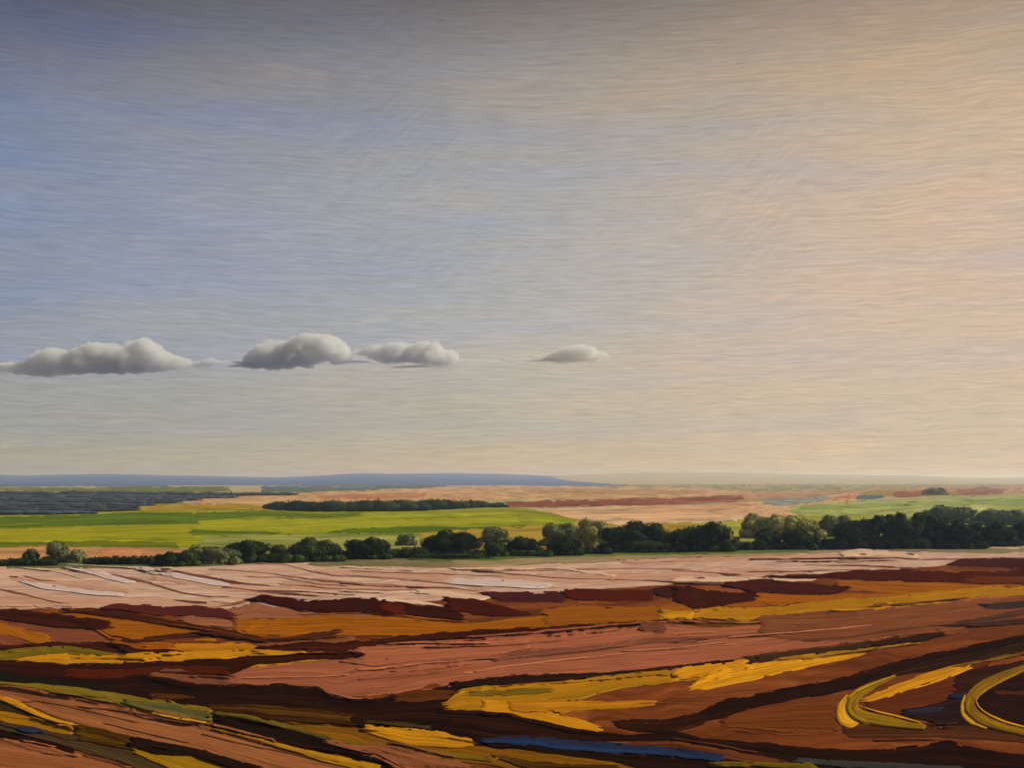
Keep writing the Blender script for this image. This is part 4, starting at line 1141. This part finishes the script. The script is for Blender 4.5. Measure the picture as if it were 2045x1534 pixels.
WOODA = leaf_mat('far wood foliage', (0.022, 0.032, 0.012), (0.05, 0.062, 0.022), 0.05)
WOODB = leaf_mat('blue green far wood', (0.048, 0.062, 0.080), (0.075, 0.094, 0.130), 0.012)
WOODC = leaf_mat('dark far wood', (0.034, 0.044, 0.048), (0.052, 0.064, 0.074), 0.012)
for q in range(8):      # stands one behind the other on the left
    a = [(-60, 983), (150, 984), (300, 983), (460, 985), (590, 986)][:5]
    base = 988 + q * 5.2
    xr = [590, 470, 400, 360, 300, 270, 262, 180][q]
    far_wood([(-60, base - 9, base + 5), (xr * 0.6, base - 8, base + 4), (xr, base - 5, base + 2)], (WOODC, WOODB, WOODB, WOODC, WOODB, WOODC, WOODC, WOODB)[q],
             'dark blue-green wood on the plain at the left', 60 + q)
far_wood([(540, 1003, 1018), (600, 998, 1022), (700, 999, 1023), (820, 996, 1022), (900, 997, 1018), (968, 1000, 1014)], WOODA,
         'long dark wood in the middle of the plain', 70)
far_wood([(965, 1003, 1014), (1005, 1003, 1014), (1015, 1010, 1014)], WOODA, 'end of the dark wood beside the red-brown field', 71)
for i, (l, r, tp, bs, lab) in enumerate([(1842, 1892, 974, 989, 'grey-green clump of trees beside the far red-brown fields'), ]):
    plant('tree', l, r, tp, bs, OLIV, lab, 80 + i, group='lone clumps on the far plain')

# ------------------------------------------------------------------ clouds
def cloud_mat(name, density):
    """water droplets: a scattering volume, so that edges thin out by themselves"""
    m = bpy.data.materials.new(name)
    m.use_nodes = True
    t = NT(m.node_tree)
    out = t.n('ShaderNodeOutputMaterial')
    p = t.n('ShaderNodeVolumePrincipled')
    p.inputs['Color'].default_value = (0.80, 0.87, 0.90, 1)
    p.inputs['Absorption Color'].default_value = (0.36, 0.36, 0.36, 1)
    p.inputs['Density'].default_value = density
    p.inputs['Anisotropy'].default_value = 0.2
    t.l(p.outputs[0], out.inputs['Volume'])
    return m


CLOUD = cloud_mat('cloud', 0.027)
WISP = cloud_mat('thin cloud', 0.04)
CD = 6000.0
CTEX = bpy.data.textures.new('cloud billows', 'CLOUDS')
CTEX.noise_scale = 42.0
CTEX.noise_depth = 3


def cloud(label, sil, wisps, seed, group='row of small low clouds'):
    """sil: (x, top row, base row): a billowing body filled with many puffs, grown into one skin"""
    rng = np.random.default_rng(seed)
    k = CD / F
    c = np.array(sil, float)
    cx = (c[0, 0] + c[-1, 0]) / 2
    base = c[:, 2].max()
    X0, Z0 = (cx - W0 / 2) * k, CAM_Z + (HOR - base) * k
    t = thing('cloud', label, 'cloud', (X0, CD, Z0), group)
    v0, f0 = ICO2
    V, Fc, off = [], [], 0
    x = c[0, 0] + 4
    while x < c[-1, 0] - 3:
        top, bot = np.interp(x, c[:, 0], c[:, 1]), np.interp(x, c[:, 0], c[:, 2])
        hh = bot - top
        for j in range(4):
            r = min(hh * rng.uniform(0.28, 0.50), 17.0)
            r = max(r, 3.0)
            py = rng.uniform(top + r * 0.95, max(bot - r * 0.5, top + r)) if j else top + r * 0.95
            p = v0 * np.array([r * 1.25, r * 1.2, r]) * k + np.array([(x - cx) * k, rng.normal() * hh * 0.28 * k, (base - py) * k])
            low = (base - bot) * k
            p[:, 2] = np.where(p[:, 2] < low, low + (p[:, 2] - low) * 0.15, p[:, 2])
            V.append(p)
            Fc += [tuple(q) for q in (f0 + off)]
            off += len(p)
        x += max(4.0, hh * 0.14)
    o = mesh_obj('cloud_body', np.concatenate(V), Fc, CLOUD, t, smooth=True)
    rm = o.modifiers.new('skin', 'REMESH')
    rm.mode = 'VOXEL'
    rm.voxel_size = 5.0
    rm.use_smooth_shade = True
    sm = o.modifiers.new('soften', 'SMOOTH')
    sm.iterations = 4
    dp = o.modifiers.new('billows', 'DISPLACE')
    dp.texture = CTEX
    dp.strength = 34.0
    dp.mid_level = 0.5
    for (l, r, y, th) in wisps:
        s = rng.random() * 100
        kk = 0.75 + 0.5 * fbm(v0[:, 0] * 4 + s, v0[:, 1] * 3 + s, 4, 3)
        vi, fi = ICO3
        kk = 0.75 + 0.5 * fbm(vi[:, 0] * 4 + s, vi[:, 1] * 3 + s, 4, 3)
        p = vi * np.array([(r - l) / 2, (r - l) / 6, th / 2]) * k * kk[:, None]
        p[:, 2] += 1.5 * k * np.sin(p[:, 0] / (25 * k) + s)
        p = p + np.array([((l + r) / 2 - cx) * k, 0, (base - y) * k])
        mesh_obj('wisp', p, fi, WISP, t, smooth=True)
    return t


cloud('long lumpy cloud with three rounded heads at the left edge',
      [(-20, 728, 742), (70, 720, 750), (90, 698, 752), (110, 695, 750), (145, 704, 748), (165, 696, 747), (190, 684, 746), (220, 685, 746), (235, 692, 746), (250, 682, 746), (270, 673, 746), (300, 676, 745), (312, 692, 742), (335, 704, 738), (370, 714, 736), (390, 722, 732), (420, 714, 732), (440, 720, 730)],
      [(-60, 60, 728, 8), (400, 520, 724, 4)], 1)
cloud('cloud with a grey half-dome and a rounder cream back, left of the middle',
      [(485, 722, 734), (505, 706, 735), (525, 690, 736), (545, 680, 736), (565, 679, 736), (580, 686, 736), (595, 674, 735), (620, 666, 732), (650, 668, 730), (672, 676, 728), (688, 692, 724), (694, 706, 718)],
      [(440, 540, 731, 5), (660, 745, 724, 4)], 2)
cloud('small grey and cream cloud near the middle of the sky',
      [(700, 704, 708), (735, 692, 712), (755, 690, 722), (775, 688, 724), (800, 683, 724), (822, 690, 724), (845, 682, 726), (868, 684, 728), (880, 696, 730), (900, 700, 730), (912, 706, 718)],
      [(780, 870, 733, 4), (890, 1020, 721, 4)], 3)
cloud('smallest thin grey cloud shaped like a low cap, farthest right',
      [(1030, 716, 721), (1060, 712, 721), (1085, 709, 721), (1105, 704, 722), (1125, 694, 722), (1145, 689, 722), (1165, 690, 722), (1185, 698, 722), (1205, 702, 720), (1217, 708, 716)],
      [(1010, 1120, 718, 5)], 4)

# ------------------------------------------------------------------ haze over the plain
def haze():
    x, y0, y1, z0, z1 = 13000.0, -80.0, 12500.0, -1.5, 72.0
    v = [(-x, y0, z0), (x, y0, z0), (x, y1, z0), (-x, y1, z0), (-x, y0, z1), (x, y0, z1), (x, y1, z1), (-x, y1, z1)]
    f = [(0, 3, 2, 1), (4, 5, 6, 7), (0, 1, 5, 4), (1, 2, 6, 5), (2, 3, 7, 6), (3, 0, 4, 7)]
    m = bpy.data.materials.new('haze')
    m.use_nodes = True
    t = NT(m.node_tree)
    out = t.n('ShaderNodeOutputMaterial')
    p = t.n('ShaderNodeVolumePrincipled')
    p.inputs['Color'].default_value = (0.43, 0.63, 1.0, 1)
    p.inputs['Absorption Color'].default_value = (1, 1, 1, 1)
    p.inputs['Density'].default_value = 0.00016
    p.inputs['Anisotropy'].default_value = 0.35
    t.l(p.outputs[0], out.inputs['Volume'])
    mesh_obj('haze', v, f, m, None, kind='stuff')


haze()
bpy.context.view_layer.update()
